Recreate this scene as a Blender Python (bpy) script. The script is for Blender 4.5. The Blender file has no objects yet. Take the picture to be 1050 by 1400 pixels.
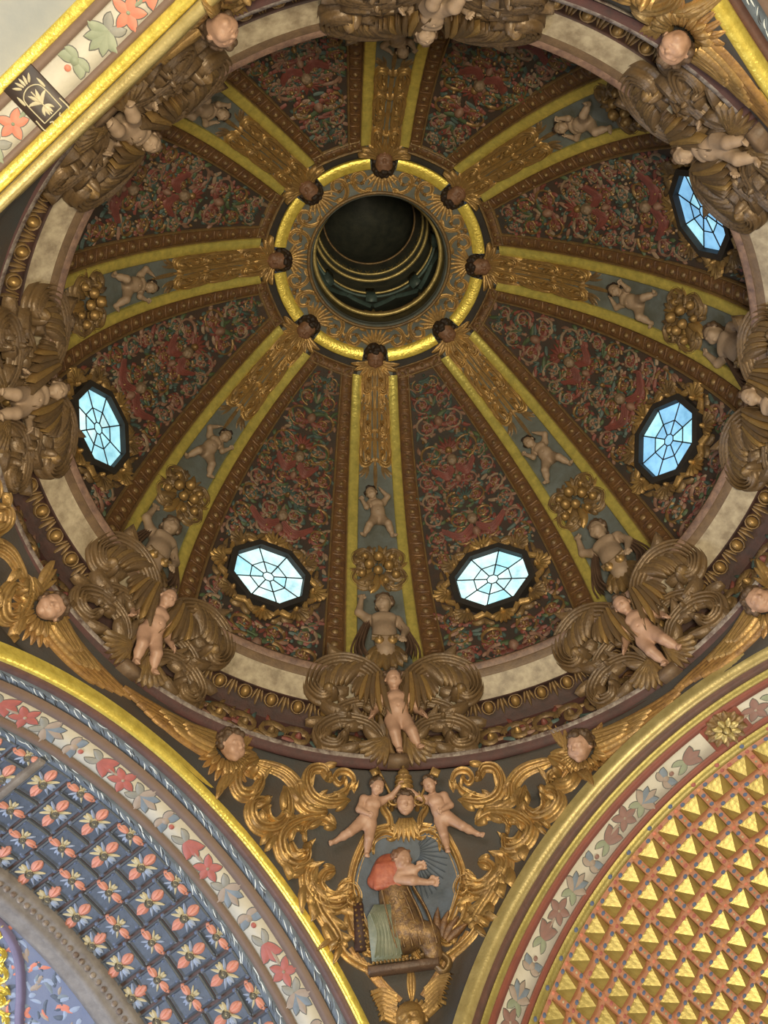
import bpy, math, random
import numpy as np
from mathutils import Matrix, Vector

# ------------------------------------------------------------------ camera, sky, fill lights, exposure
scene = bpy.context.scene
COL = scene.collection
random.seed(7); rng = np.random.default_rng(7)

def set_camera():
    yaw, pitch, roll = [math.radians(v) for v in (10.0426, 64.9192, -8.2197)]
    fwd = Vector((math.sin(yaw)*math.cos(pitch), math.cos(yaw)*math.cos(pitch), math.sin(pitch)))
    right = Vector((math.cos(yaw), -math.sin(yaw), 0)); up = right.cross(fwd)
    r2 = math.cos(roll)*right + math.sin(roll)*up
    u2 = -math.sin(roll)*right + math.cos(roll)*up
    cam = bpy.data.cameras.new('camera'); o = bpy.data.objects.new('camera', cam); COL.objects.link(o)
    m = Matrix((r2, u2, -fwd)).transposed().to_4x4(); m.translation = (-1.6168, -5.6392, 0.0)
    o.matrix_world = m
    cam.sensor_fit = 'VERTICAL'; cam.sensor_height = 24.0; cam.lens = 24.0*1683.96/1400.0
    cam.clip_start = .1; cam.clip_end = 200
    scene.camera = o
set_camera()

world = bpy.data.worlds.new('sky'); scene.world = world; world.use_nodes = True
wb = world.node_tree.nodes['Background']; wb.inputs[0].default_value = (.62, .74, 1.0, 1); wb.inputs[1].default_value = .05

def area(name, loc, target, size, power, color, sy=None):
    l = bpy.data.lights.new(name, 'AREA'); l.energy = power; l.color = color; l.size = size
    if sy: l.shape = 'RECTANGLE'; l.size_y = sy
    o = bpy.data.objects.new(name, l); COL.objects.link(o); o.location = loc
    o.rotation_euler = (Vector(target) - Vector(loc)).to_track_quat('-Z', 'Y').to_euler()
    return o
# unseen fill lights added in the arms for daylight, and one at the floor
area('nave_fill_light', (-14, 11, 6.5), (-3, 3, 15), 5.0, 2000, (.80, .88, 1.0), 8)
area('choir_fill_light', (13, 12, 4.5), (2, 2, 15), 5.0, 1200, (1.0, .90, .74), 6)
area('rear_fill_light', (-7, -15, 3.5), (0, 3, 17), 5.0, 1600, (1.0, .92, .78), 6)
area('floor_fill_light', (-.8, -6.8, -1.2), (0, 1, 24), 2.6, 3700, (1.0, .88, .62))  # unseen fill, added to brighten the gold strips and figures from below

vs = scene.view_settings
vs.view_transform = 'Standard'; vs.look = 'None'; vs.gamma = 1.0; vs.use_curve_mapping = False; vs.exposure = 0.0
scene.cycles.use_denoising = True
scene.cycles.max_bounces = 6; scene.cycles.diffuse_bounces = 4; scene.cycles.glossy_bounces = 4
scene.cycles.sample_clamp_indirect = 4.0

# ------------------------------------------------------------------ plan of the place (metres, eye level z = 0)
SX, SY = 1.01628, 1/1.01628          # the dome is very slightly oval
AZA = -1.749                         # the crossing is turned a little against the ribs
ARCH = {'left': (-45, 5.4265, 5.3259, 8.6833, .8868), 'right': (45, 5.4229, 5.4960, 8.7986, .5420),
        'back_left': (-135, 5.3624, 5.4631, 8.7521, -.0950), 'back_right': (135, 5.5938, 5.5461, 8.7529, .7687)}
RING_R, RING_Z = 5.50, 14.95

def arch_frame(side):
    az, AD, AR, Ac, u0 = ARCH[side]
    a = math.radians(az + AZA)
    n = np.array([math.sin(a), math.cos(a), 0.]); u = np.array([n[1], -n[0], 0.])
    return n, u, AD, AR, Ac, u0

def arch_map(side):
    """x = metres along the arc from the crown, y = depth behind the arch plane, h = towards the vault's axis"""
    n, u, AD, AR, Ac, u0 = arch_frame(side)
    def f(P):
        a = P[..., 0]/AR; R = AR - P[..., 2]
        return (n*(AD + P[..., 1])[..., None] + u*(u0 + R*np.sin(a))[..., None]
                + np.array([0, 0, 1.])*(Ac + R*np.cos(a))[..., None])
    return f

_t = np.linspace(0, math.radians(70.3), 240)
_pr = np.concatenate([[5.7, 5.7], 5.7*np.cos(_t[1:])]); _pz = np.concatenate([[16.35, 17.1], 17.1 + 7.32*np.sin(_t[1:])])
_ps = np.concatenate([[0], np.cumsum(np.hypot(np.diff(_pr), np.diff(_pz)))])
DOME_S = float(_ps[-1])

def dome_r(s): return np.interp(s, _ps, _pr)

def dome_map(az):
    """x = metres sideways from the meridian az, y = metres up the meridian, h = inwards"""
    def f(P):
        s = P[..., 1]; e = .03
        r = np.interp(s, _ps, _pr); z = np.interp(s, _ps, _pz)
        tr = np.interp(s + e, _ps, _pr) - np.interp(s - e, _ps, _pr); tz = np.interp(s + e, _ps, _pz) - np.interp(s - e, _ps, _pz)
        L = np.hypot(tr, tz); R = r - tz/L*P[..., 2]; Z = z + tr/L*P[..., 2]
        a = math.radians(az) + P[..., 0]/r
        return np.stack([R*np.sin(a)*SX, R*np.cos(a)*SY, Z], -1)
    return f

PEND = {'front': ('left', 1, 'right', -1, -1.75), 'left': ('back_left', 1, 'left', -1, -91.75),
        'right': ('right', 1, 'back_right', -1, 88.25), 'back': ('back_right', 1, 'back_left', -1, 178.25)}

def _edge(side, sg, z):
    n, u, AD, AR, Ac, u0 = arch_frame(side)
    du = np.sqrt(np.clip(AR**2 - (z - Ac)**2, 0, None)); uu = u0 + sg*du
    uu = np.clip(uu, -AD + .02, AD - .02)
    x = n[0]*AD + u[0]*uu; y = n[1]*AD + u[1]*uu
    r = np.hypot(x, y); k = np.clip((z - Ac - AR)/(RING_Z - Ac - AR), 0, 1)
    return np.degrees(np.arctan2(x, y)), r*(1 - k) + RING_R*k

def pend_r(side, az, z):
    A, sa, B, sb, c = PEND[side]
    a0, r0 = _edge(A, sa, z); a1, r1 = _edge(B, sb, z)
    wrap = lambda a: (a - c + 180) % 360 - 180
    a0, a1, a = wrap(a0), wrap(a1), wrap(az)
    t = np.clip((a - a0)/np.maximum(a1 - a0, .05), 0, 1)
    rs = np.sqrt(8.31**2 - (z - 8.72)**2)
    return rs + (r0 - rs)*(1 - t)**2.2 + (r1 - rs)*t**2.2

def pend_map(side):
    """x = metres round from the middle of the pendentive (at radius 6.2), y = height, h = out of the wall"""
    c = PEND[side][4]
    def P0(x, z):
        az = c + np.degrees(x/6.2); r = pend_r(side, az, z); a = np.radians(az)
        return np.stack([r*np.sin(a), r*np.cos(a), z], -1)
    def f(P):
        x, z, h = P[..., 0], P[..., 1], P[..., 2]; e = .06
        p = P0(x, z)
        n = np.cross(P0(x + e, z) - P0(x - e, z), P0(x, z + e) - P0(x, z - e))
        n /= np.linalg.norm(n, axis=-1, keepdims=True)
        flip = np.sign(-(n*p*np.array([1, 1, 0])).sum(-1, keepdims=True)); flip[flip == 0] = 1
        return p + n*flip*h[..., None]
    return f

# ------------------------------------------------------------------ materials
MATS = {}
def material(name, c1, c2=None, scale=6.0, amount=.5, metal=0.0, rough=.6, bump=.0, bscale=30.0, metal2=None, thr=.5, emit=0.0, stretch=None):
    m = bpy.data.materials.new(name); m.use_nodes = True; nt = m.node_tree; N = nt.nodes; L = nt.links
    b = N['Principled BSDF']
    b.inputs['Metallic'].default_value = metal; b.inputs['Roughness'].default_value = rough
    b.inputs['Base Color'].default_value = (*c1, 1)
    tc = N.new('ShaderNodeTexCoord'); src = tc.outputs['Object']
    if stretch:
        mp = N.new('ShaderNodeMapping'); mp.inputs['Scale'].default_value = stretch; L.new(src, mp.inputs[0]); src = mp.outputs[0]
    if c2 is not None:
        n = N.new('ShaderNodeTexNoise'); n.inputs['Scale'].default_value = scale; n.inputs['Detail'].default_value = 6; n.inputs['Roughness'].default_value = .65
        L.new(src, n.inputs['Vector'])
        r = N.new('ShaderNodeValToRGB'); r.color_ramp.elements[0].position = max(0, thr - .5*amount*.6); r.color_ramp.elements[1].position = min(1, thr + .5*amount*.6)
        r.color_ramp.elements[0].color = (*c1, 1); r.color_ramp.elements[1].color = (*c2, 1)
        L.new(n.outputs['Fac'], r.inputs[0]); L.new(r.outputs[0], b.inputs['Base Color'])
        if metal2 is not None:
            mr = N.new('ShaderNodeMapRange'); mr.inputs['From Min'].default_value = thr - .3*amount; mr.inputs['From Max'].default_value = thr + .3*amount
            mr.inputs['To Min'].default_value = metal; mr.inputs['To Max'].default_value = metal2
            L.new(n.outputs['Fac'], mr.inputs['Value']); L.new(mr.outputs[0], b.inputs['Metallic'])
        if emit:
            L.new(r.outputs[0], b.inputs['Emission Color']); b.inputs['Emission Strength'].default_value = emit
    if bump:
        n2 = N.new('ShaderNodeTexNoise'); n2.inputs['Scale'].default_value = bscale; n2.inputs['Detail'].default_value = 4
        L.new(src, n2.inputs['Vector'])
        bp = N.new('ShaderNodeBump'); bp.inputs['Strength'].default_value = bump; bp.inputs['Distance'].default_value = .03
        L.new(n2.outputs['Fac'], bp.inputs['Height']); L.new(bp.outputs[0], b.inputs['Normal'])
    MATS[name] = m
    return m

material('gilt', (.49, .305, .105), (.14, .075, .032), 6, .85, .75, .44, .3, 22, .15, .53)
material('gilt_bright', (.92, .74, .16), (.66, .50, .085), 9, .6, .5, .34, .3, 26)
material('gilt_strip', (.84, .71, .19), (.52, .45, .12), 7, .7, .6, .36, .3, 18)
material('gilt_dusty', (.27, .165, .06), (.095, .058, .034), 7, .7, .4, .46, .35, 25, .05)
material('console_carving', (.20, .12, .050), (.085, .056, .036), 5, .9, .4, .44, .35, 20, .0)
material('gilt_dark', (.20, .10, .036), (.085, .04, .022), 8, .6, .35, .5, .3, 25, .05)
material('feather_gilt', (.42, .23, .07), (.16, .08, .03), 7, .6, .45, .45, .25, 30, .1)
material('bole', (.060, .024, .018), (.03, .016, .014), 5, .6, 0, .7, .2)
material('dark_ground', (.040, .036, .036), (.022, .016, .013), 2.2, .8, 0, .75, .2)
material('pendentive_ground', (.055, .038, .027), (.044, .046, .046), 1.1, .6, 0, .75, .2)
material('rib_ground', (.135, .155, .155), (.085, .085, .065), 2.5, .7, 0, .7, .2, 18)
material('panel_ground', (.060, .032, .022), (.030, .028, .024), 3, .7, 0, .7, .2)
material('relief_red', (.20, .052, .038), (.12, .036, .028), 5, .6, 0, .6, .2)
material('relief_teal', (.062, .098, .088), (.042, .062, .054), 5, .6, 0, .6, .2)
material('relief_green', (.075, .105, .045), (.045, .065, .03), 5, .6, 0, .6, .2)
material('relief_cream', (.27, .18, .115), (.16, .11, .07), 5, .6, 0, .6, .2)
material('relief_gold', (.28, .165, .06), (.15, .085, .035), 6, .6, .4, .45, .2)
material('relief_pink', (.25, .135, .09), (.15, .08, .055), 6, .6, 0, .6, .2)
material('flesh', (.45, .27, .185), (.33, .19, .125), 5, .6, 0, .5, .1)
material('flesh_dusty', (.36, .25, .165), (.25, .17, .11), 4, .6, 0, .6, .15)
material('flesh_dark', (.24, .12, .07), (.15, .075, .045), 6, .6, 0, .55, .15)
material('lips', (.30, .07, .05)); material('hair_dark', (.035, .018, .012), (.016, .010, .008), 12, .6, 0, .6, .3)
material('hair_brown', (.12, .07, .038), (.06, .035, .02), 12, .6, .1, .55, .3)
material('hair_gilt', (.45, .29, .09), (.2, .12, .05), 9, .6, .4, .45, .3)
material('marble', (.40, .33, .225), (.20, .15, .095), 5.0, .5, 0, .5, .15, 12)
material('brown_wood', (.17, .105, .055), (.10, .06, .035), 6, .6, 0, .55, .2)
material('pink_marble', (.23, .135, .09), (.09, .05, .04), 9, .6, 0, .55, .2)
material('frieze_red', (.085, .030, .026), (.045, .022, .02), 4, .6, 0, .7, .2)
material('worn_white', (.34, .29, .25), (.10, .06, .05), 9, .5, 0, .7, .3)
material('white_paint', (.54, .50, .42), (.46, .42, .34), 2.5, .6, 0, .65, .08)
material('brown_band', (.175, .115, .085), (.15, .095, .07), 5, .6, 0, .65, .1)
material('redbrown_band', (.135, .062, .044), (.08, .04, .032), 6, .7, 0, .6, .15)
material('red_band', (.23, .062, .038), (.18, .05, .032), 5, .6, 0, .6, .1)
material('yellow_band', (.42, .34, .10), (.30, .24, .07), 5, .7, .45, .45, .2)
material('yellow_moulding', (.50, .40, .17), (.34, .26, .095), 5, .7, .4, .42, .2)
material('blue_band', (.14, .17, .21), (.07, .085, .11), 4, .7, 0, .65, .15)
material('white_stroke', (.62, .66, .68)); material('black_stroke', (.02, .02, .02))
material('tile_blue', (.085, .108, .160), (.050, .064, .098), 5, .7, 0, .6, .15)
material('tile_edge', (.115, .130, .155), (.080, .092, .112), 5, .7, 0, .6, .1)
material('tile_joint', (.095, .055, .055), (.065, .042, .045), 4, .7, 0, .7, .1)
material('petal_coral', (.52, .19, .145), (.44, .20, .14), 14, .6, 0, .6)
material('petal_light', (.62, .30, .23), (.55, .22, .17), 14, .6, 0, .6)
material('petal_cream', (.52, .47, .33), (.42, .36, .22), 14, .6, 0, .6)
material('petal_pale', (.30, .36, .50), (.22, .27, .40), 14, .6, 0, .6)
material('petal_orange', (.66, .30, .13), (.5, .2, .10), 14, .6, 0, .6)
material('paint_red', (.40, .115, .095), (.30, .09, .075), 9, .7, 0, .6)
material('paint_mauve', (.26, .135, .11), (.20, .12, .10), 7, .7, 0, .6)
material('paint_salmon', (.62, .22, .14), (.52, .15, .10), 7, .7, 0, .6)
material('paint_grey', (.20, .20, .18), (.30, .28, .24), 6, .7, 0, .6)
material('paint_taupe', (.34, .27, .22), (.27, .21, .17), 6, .7, 0, .6)
material('paint_bluegrey', (.20, .24, .29), (.13, .16, .20), 6, .7, 0, .6)
material('paint_green', (.21, .24, .16), (.28, .30, .21), 6, .7, 0, .6)
material('paint_outline', (.10, .095, .085)); material('paint_blue', (.09, .12, .21))
material('lattice', (.44, .215, .125), (.36, .145, .075), 7, .7, 0, .6, .15)
material('lattice_side', (.20, .115, .05), (.15, .085, .04), 7, .7, 0, .6, .15)
material('pyramid_gilt', (.56, .45, .15), (.38, .30, .09), 5, .7, .5, .40, .25, 14)
material('vault_grey', (.25, .265, .27), (.34, .335, .315), 1.2, .7, 0, .7, .05)
material('vault_blue', (.10, .13, .24), (.17, .19, .28), 1.6, .8, 0, .65, .1)
material('purple_band', (.17, .14, .24), (.13, .11, .19), 3, .7, 0, .6, .1)
material('grey_wood', (.23, .205, .19), (.14, .12, .11), 5, .6, 0, .6, .15)
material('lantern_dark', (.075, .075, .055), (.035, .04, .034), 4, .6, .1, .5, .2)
material('lantern_teal', (.09, .14, .13), (.05, .07, .06), 4, .6, .1, .5, .2)
material('lantern_gilt', (.60, .46, .18), (.34, .26, .10), 6, .6, .5, .42, .2)
material('lead', (.012, .013, .015)); material('window_frame', (.018, .016, .018), (.03, .025, .02), 8, .6, 0, .6)
material('glass_pale', (.66, .92, .97), (.28, .52, .62), 3.4, .6, 0, .35, 0, 30, None, .56, .95)
material('glass_cyan', (.42, .80, .93), (.22, .50, .64), 3.2, .5, 0, .35, 0, 30, None, .56, .95)
material('glass_blue', (.26, .56, .86), (.15, .36, .58), 3.0, .5, 0, .35, 0, 30, None, .56, .9)
material('cape_red', (.42, .125, .065), (.28, .07, .045), 8, .6, 0, .55, .2)
material('brocade', (.13, .075, .045), (.28, .17, .07), 14, .35, .2, .5, .3, 40, .5)
material('robe_green', (.13, .15, .105), (.22, .225, .165), 8, .6, 0, .55, .2)
material('panel_blue', (.070, .092, .130), (.052, .062, .080), 5, .6, 0, .6, .15)
material('drape_brown', (.13, .075, .045), (.07, .04, .026), 6, .6, .1, .55, .3)
material('floor_stone', (.30, .26, .21), (.22, .18, .15), 1.5, .6, 0, .5)
material('pier_stone', (.34, .29, .22), (.26, .22, .17), 1.0, .6, 0, .7)
material('cartouche_black', (.022, .014, .012), (.04, .02, .015), 8, .6, 0, .5)

# ------------------------------------------------------------------ objects
class MB:
    """collects vertices and quads of one mesh"""
    def __init__(self): self.V = []; self.F = []; self.M = []; self.n = 0; self.mats = []
    def slot(self, m):
        if m not in self.mats: self.mats.append(m)
        return self.mats.index(m)
    def add(self, VF, mat, f=None):
        V, F = VF
        V = np.asarray(V, float).reshape(-1, 3)
        if f is not None: V = f(V)
        F = np.asarray(F, int)
        self.V.append(V); self.F.append(F + self.n); self.M.append(np.full(len(F), self.slot(mat), int)); self.n += len(V)
        return self
    def mesh(self, name, off=(0, 0, 0), smooth=True):
        V = np.concatenate(self.V) - np.asarray(off, float)
        F = np.concatenate(self.F); M = np.concatenate(self.M)
        me = bpy.data.meshes.new(name)
        me.vertices.add(len(V)); me.vertices.foreach_set('co', V.astype(np.float32).ravel())
        tri = F[:, 2] == F[:, 3]
        tot = np.where(tri, 3, 4); st = np.concatenate([[0], np.cumsum(tot)[:-1]])
        keep = np.ones(F.shape, bool); keep[tri, 3] = False
        idx = F.ravel()[keep.ravel()]
        me.loops.add(len(idx)); me.loops.foreach_set('vertex_index', idx.astype(np.int32))
        me.polygons.add(len(F)); me.polygons.foreach_set('loop_start', st.astype(np.int32)); me.polygons.foreach_set('loop_total', tot.astype(np.int32))
        me.polygons.foreach_set('material_index', M.astype(np.int32))
        me.polygons.foreach_set('use_smooth', np.full(len(F), smooth))
        for m in self.mats: me.materials.append(MATS[m])
        me.update(calc_edges=True)
        return me

def link(name, data, parent=None, mw=None, **props):
    o = bpy.data.objects.new(name, data); COL.objects.link(o)
    if parent is not None: o.parent = parent
    if mw is not None: o.matrix_basis = mw
    for k, v in props.items(): o[k] = v
    return o
def thing(name, label, cat, loc=(0, 0, 0), group=None, mw=None):
    o = link(name, None, None, mw if mw is not None else Matrix.Translation(loc), label=label, category=cat)
    o.empty_display_size = .1
    if group: o['group'] = group
    return o
def structure(name, mb, label, smooth=True):
    o = link(name, mb.mesh(name, (0, 0, 0), smooth) if mb else None, None, None, kind='structure', label=label, category=name.split('_')[0])
    return o
def part(name, mb, parent, off=(0, 0, 0), label=None, stuff=False, smooth=True, mw=None):
    o = link(name, mb.mesh(name, off, smooth) if isinstance(mb, MB) else mb, parent, mw)
    if label: o['label'] = label
    if stuff: o['kind'] = 'stuff'
    return o
def copy_tree(src, mw, label, group=None):
    r = src.copy(); COL.objects.link(r); r.matrix_basis = mw; r['label'] = label
    if group: r['group'] = group
    for ch in list(src.children):
        c = ch.copy(); COL.objects.link(c); c.parent = r
        for g in ch.children:
            d = g.copy(); COL.objects.link(d); d.parent = c
    return r

def M4(o, x, y, z):
    m = Matrix((Vector(x), Vector(y), Vector(z))).transposed().to_4x4(); m.translation = Vector(o); return m
def frame(f, x, y, h=0.0, spin=0.0, scale=1.0, flip=False):
    """a right-handed frame standing on a mapped surface: X sideways, Y up the surface, Z out of it"""
    e = .02
    p = f(np.array([[x, y, h], [x + e, y, h], [x, y, h + e], [x, y + e, h]], float))
    X = p[1] - p[0]; X /= np.linalg.norm(X); Z = p[2] - p[0]; Z -= X*(X@Z); Z /= np.linalg.norm(Z); Y = np.cross(Z, X)
    if flip: X, Y = -X, -Y
    m = M4(p[0], X, Y, Z)
    return m @ Matrix.Rotation(spin, 4, 'Z') @ Matrix.Scale(scale, 4)
def frame_ring(az, r, z, lean=0.0, spin=0.0, scale=1.0):
    """a frame on a ring about the dome's axis; lean > 0 tips its top inwards"""
    a = math.radians(az); R = Vector((math.sin(a), math.cos(a), 0)); X = Vector((math.cos(a), -math.sin(a), 0))
    l = math.radians(lean); up = Vector((0, 0, 1))*math.cos(l) - R*math.sin(l); out = X.cross(up)
    return M4((r*R[0]*SX, r*R[1]*SY, z), X, up, out) @ Matrix.Rotation(spin, 4, 'Z') @ Matrix.Scale(scale, 4)
def apply4(m):
    A = np.array(m)
    return lambda P: P @ A[:3, :3].T + A[:3, 3]

# ------------------------------------------------------------------ carving kit: flat shapes (x, y, h)
def sheet(P, wrap=False):
    n, m = P.shape[:2]
    i = np.arange(n*m).reshape(n, m)
    if wrap: i = np.concatenate([i, i[:, :1]], 1)
    F = np.stack([i[:-1, :-1], i[:-1, 1:], i[1:, 1:], i[1:, :-1]], -1).reshape(-1, 4)
    return P.reshape(-1, 3), F
def smooth_path(pts, n):
    p = np.asarray(pts, float); q = np.concatenate([[2*p[0] - p[1]], p, [2*p[-1] - p[-2]]])
    t = np.linspace(0, len(p) - 1 - 1e-9, n); i = t.astype(int); u = (t - i)[:, None]
    a, b, c, d = q[i], q[i+1], q[i+2], q[i+3]
    return .5*((2*b) + (-a + c)*u + (2*a - 5*b + 4*c - d)*u*u + (-a + 3*b - 3*c + d)*u**3)
def normals2(p):
    t = np.gradient(p[:, :2], axis=0); t /= np.linalg.norm(t, axis=1, keepdims=True) + 1e-9
    return np.stack([-t[:, 1], t[:, 0]], 1)
def ribbon(path, w, h, K=9, fl=2.0, sink=.03, base=0.0, flute=.35, rise=None, flat=False):
    """a carved band along a path with flutes running along it"""
    p = np.asarray(path, float); n = len(p); nr = normals2(p)
    w = np.broadcast_to(np.asarray(w, float), (n,)); h = np.broadcast_to(np.asarray(h, float), (n,))
    s = np.linspace(-1, 1, K)
    prof = np.sqrt(np.clip(1 - s**4, 0, 1))*(1 - flute + flute*np.cos(math.pi*fl*(s + 1)))
    if flat: s = np.array([-1, -1, -.8, .8, 1, 1]); prof = np.array([0, .7, 1, 1, .7, 0]); K = 6
    P = np.zeros((n, K, 3))
    P[..., :2] = p[:, None, :2] + nr[:, None, :]*(w[:, None]*s)[..., None]
    P[..., 2] = base + h[:, None]*prof
    if p.shape[1] > 2: P[..., 2] += p[:, None, 2]
    if rise is not None: P[..., 2] += np.asarray(rise)[:, None]
    P[:, 0, 2] -= sink; P[:, -1, 2] -= sink
    return sheet(P)
def leaf(c, ang, L, W, H, curl=.25, n=8, K=5, bend=0.0, lobes=0, lift=0.0, base=0.0):
    t = np.linspace(0, 1, n); a = ang + bend*(t - .2)
    d = np.stack([np.cos(a), np.sin(a)], 1)*(L/(n-1)); p = np.asarray(c, float)[:2] + np.concatenate([[[0, 0]], np.cumsum(d[:-1], 0)])
    w = W*np.sin(math.pi*np.clip(t*.88 + .12, 0, 1))**.75 + .004
    if lobes: w = w*(.72 + .28*np.abs(np.sin(math.pi*lobes*t)))
    return ribbon(p, w, H*(.55 + curl*4*t*(1-t)), K=K, fl=1, flute=.3, sink=H*.6, base=base, rise=lift*t*t)
def boss(c, r, h, n=10, m=4, base=0.0, ry=None):
    a = np.linspace(0, 2*math.pi, n, endpoint=False); f = np.linspace(0, math.pi/2, m + 1)
    ry = ry or r
    P = np.stack([c[0] + r*np.cos(f)[:, None]*np.cos(a), c[1] + ry*np.cos(f)[:, None]*np.sin(a), base + h*np.sin(f)[:, None]*np.ones(n)], -1)
    return sheet(P, True)
def spiral(c, r0, r1, a0, turns, n=26):
    t = np.linspace(0, 1, n); a = a0 + 2*math.pi*turns*t; r = r0 + (r1 - r0)*t**.8
    return np.stack([c[0] + r*np.cos(a), c[1] + r*np.sin(a)], 1)
def prism(pts, h0, h1):
    """a flat plate with sides and a face, from a convex outline"""
    p = np.asarray(pts, float); n = len(p); c = p.mean(0)
    V = np.concatenate([np.c_[p, np.full(n, h0)], np.c_[p, np.full(n, h1)], [[c[0], c[1], h1]]])
    i = np.arange(n); j = (i + 1) % n
    F = np.concatenate([np.stack([i, j, n + j, n + i], 1), np.stack([n + i, n + j, np.full(n, 2*n), np.full(n, 2*n)], 1)])
    return V, F
def boxgrid(x0, x1, y0, y1, h0, h1, bev=.0, nx=1, ny=1):
    """a bevelled slab fine enough to follow a curved wall"""
    bev = max(bev, .004)
    xs = np.concatenate([[x0, x0 + bev*.01], np.linspace(x0 + bev, x1 - bev, nx + 1), [x1 - bev*.01, x1]])
    ys = np.concatenate([[y0, y0 + bev*.01], np.linspace(y0 + bev, y1 - bev, ny + 1), [y1 - bev*.01, y1]])
    H = np.full((len(xs), len(ys)), h1); H[0] = h0; H[-1] = h0; H[:, 0] = h0; H[:, -1] = h0
    lo = h1 - bev
    H[1, 1:-1] = lo; H[-2, 1:-1] = lo; H[1:-1, 1] = lo; H[1:-1, -2] = lo
    X, Y = np.meshgrid(xs, ys, indexing='ij')
    return sheet(np.stack([X, Y, H], -1))
def tube(path, r, K=8):
    p = np.asarray(path, float); n = len(p); t = np.gradient(p, axis=0); t /= np.linalg.norm(t, axis=1, keepdims=True)
    ref = np.array([0, 0, 1.]) if abs(t[0, 2]) < .9 else np.array([1., 0, 0])
    a = np.cross(t, ref); a /= np.linalg.norm(a, axis=1, keepdims=True) + 1e-9; b = np.cross(t, a)
    r = np.broadcast_to(np.asarray(r, float), (n,)); th = np.linspace(0, 2*math.pi, K, endpoint=False)
    P = p[:, None] + r[:, None, None]*(a[:, None]*np.cos(th)[None, :, None] + b[:, None]*np.sin(th)[None, :, None])
    return sheet(P, True)
def lathe(prof, az0=0, az1=360, n=160, sub=1):
    """turns a profile of (r, z) about the dome's axis"""
    pr = np.asarray(prof, float)
    a = np.radians(np.linspace(az0, az1, n + 1))
    P = np.stack([pr[:, None, 0]*np.sin(a)*SX, pr[:, None, 0]*np.cos(a)*SY, pr[:, None, 1]*np.ones(n + 1)], -1)
    return sheet(P)
def flute_leaf(mb, mat, path, w, h, lobes=5, side=0, f=None, n=26, ball=None, K=9, fl=2.0, tip=None):
    """an acanthus scroll: fluted stem with leaflets springing from its outer edge and a ball at its eye"""
    p = smooth_path(path, n); t = np.linspace(0, 1, n)
    en = np.clip(np.minimum(t/.05, (1 - t)/.04), .02, 1)**.5
    ww = w*(.45 + .55*np.sin(math.pi*np.clip(t*.9 + .1, 0, 1)))*en; hh = h*(.55 + .45*t)*en
    K = max(K, int(4*fl) + 1)
    mb.add(ribbon(p, ww, hh, K=K, fl=fl, flute=.42), mat, f)
    nr = normals2(p); tg = np.gradient(p[:, :2], axis=0)
    for j, i in enumerate(np.linspace(1, n - 6, int(lobes*1.3)).astype(int) if lobes else []):
        for sd in ((side,) if side else (-1, 1)):
            a = math.atan2(tg[i, 1], tg[i, 0]) + sd*.42
            q = p[i, :2] + nr[i]*sd*ww[i]*.62
            mb.add(leaf(q, a, w*(2.4 - .5*(j % 2)), w*.40, h*.9, bend=sd*(.9 if j % 2 else -.35), n=8, K=5, base=h*.10, lift=h*.3), mat, f)
    if ball: mb.add(boss(p[-1], ball, h*1.1, 10, 4), mat, f)

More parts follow.
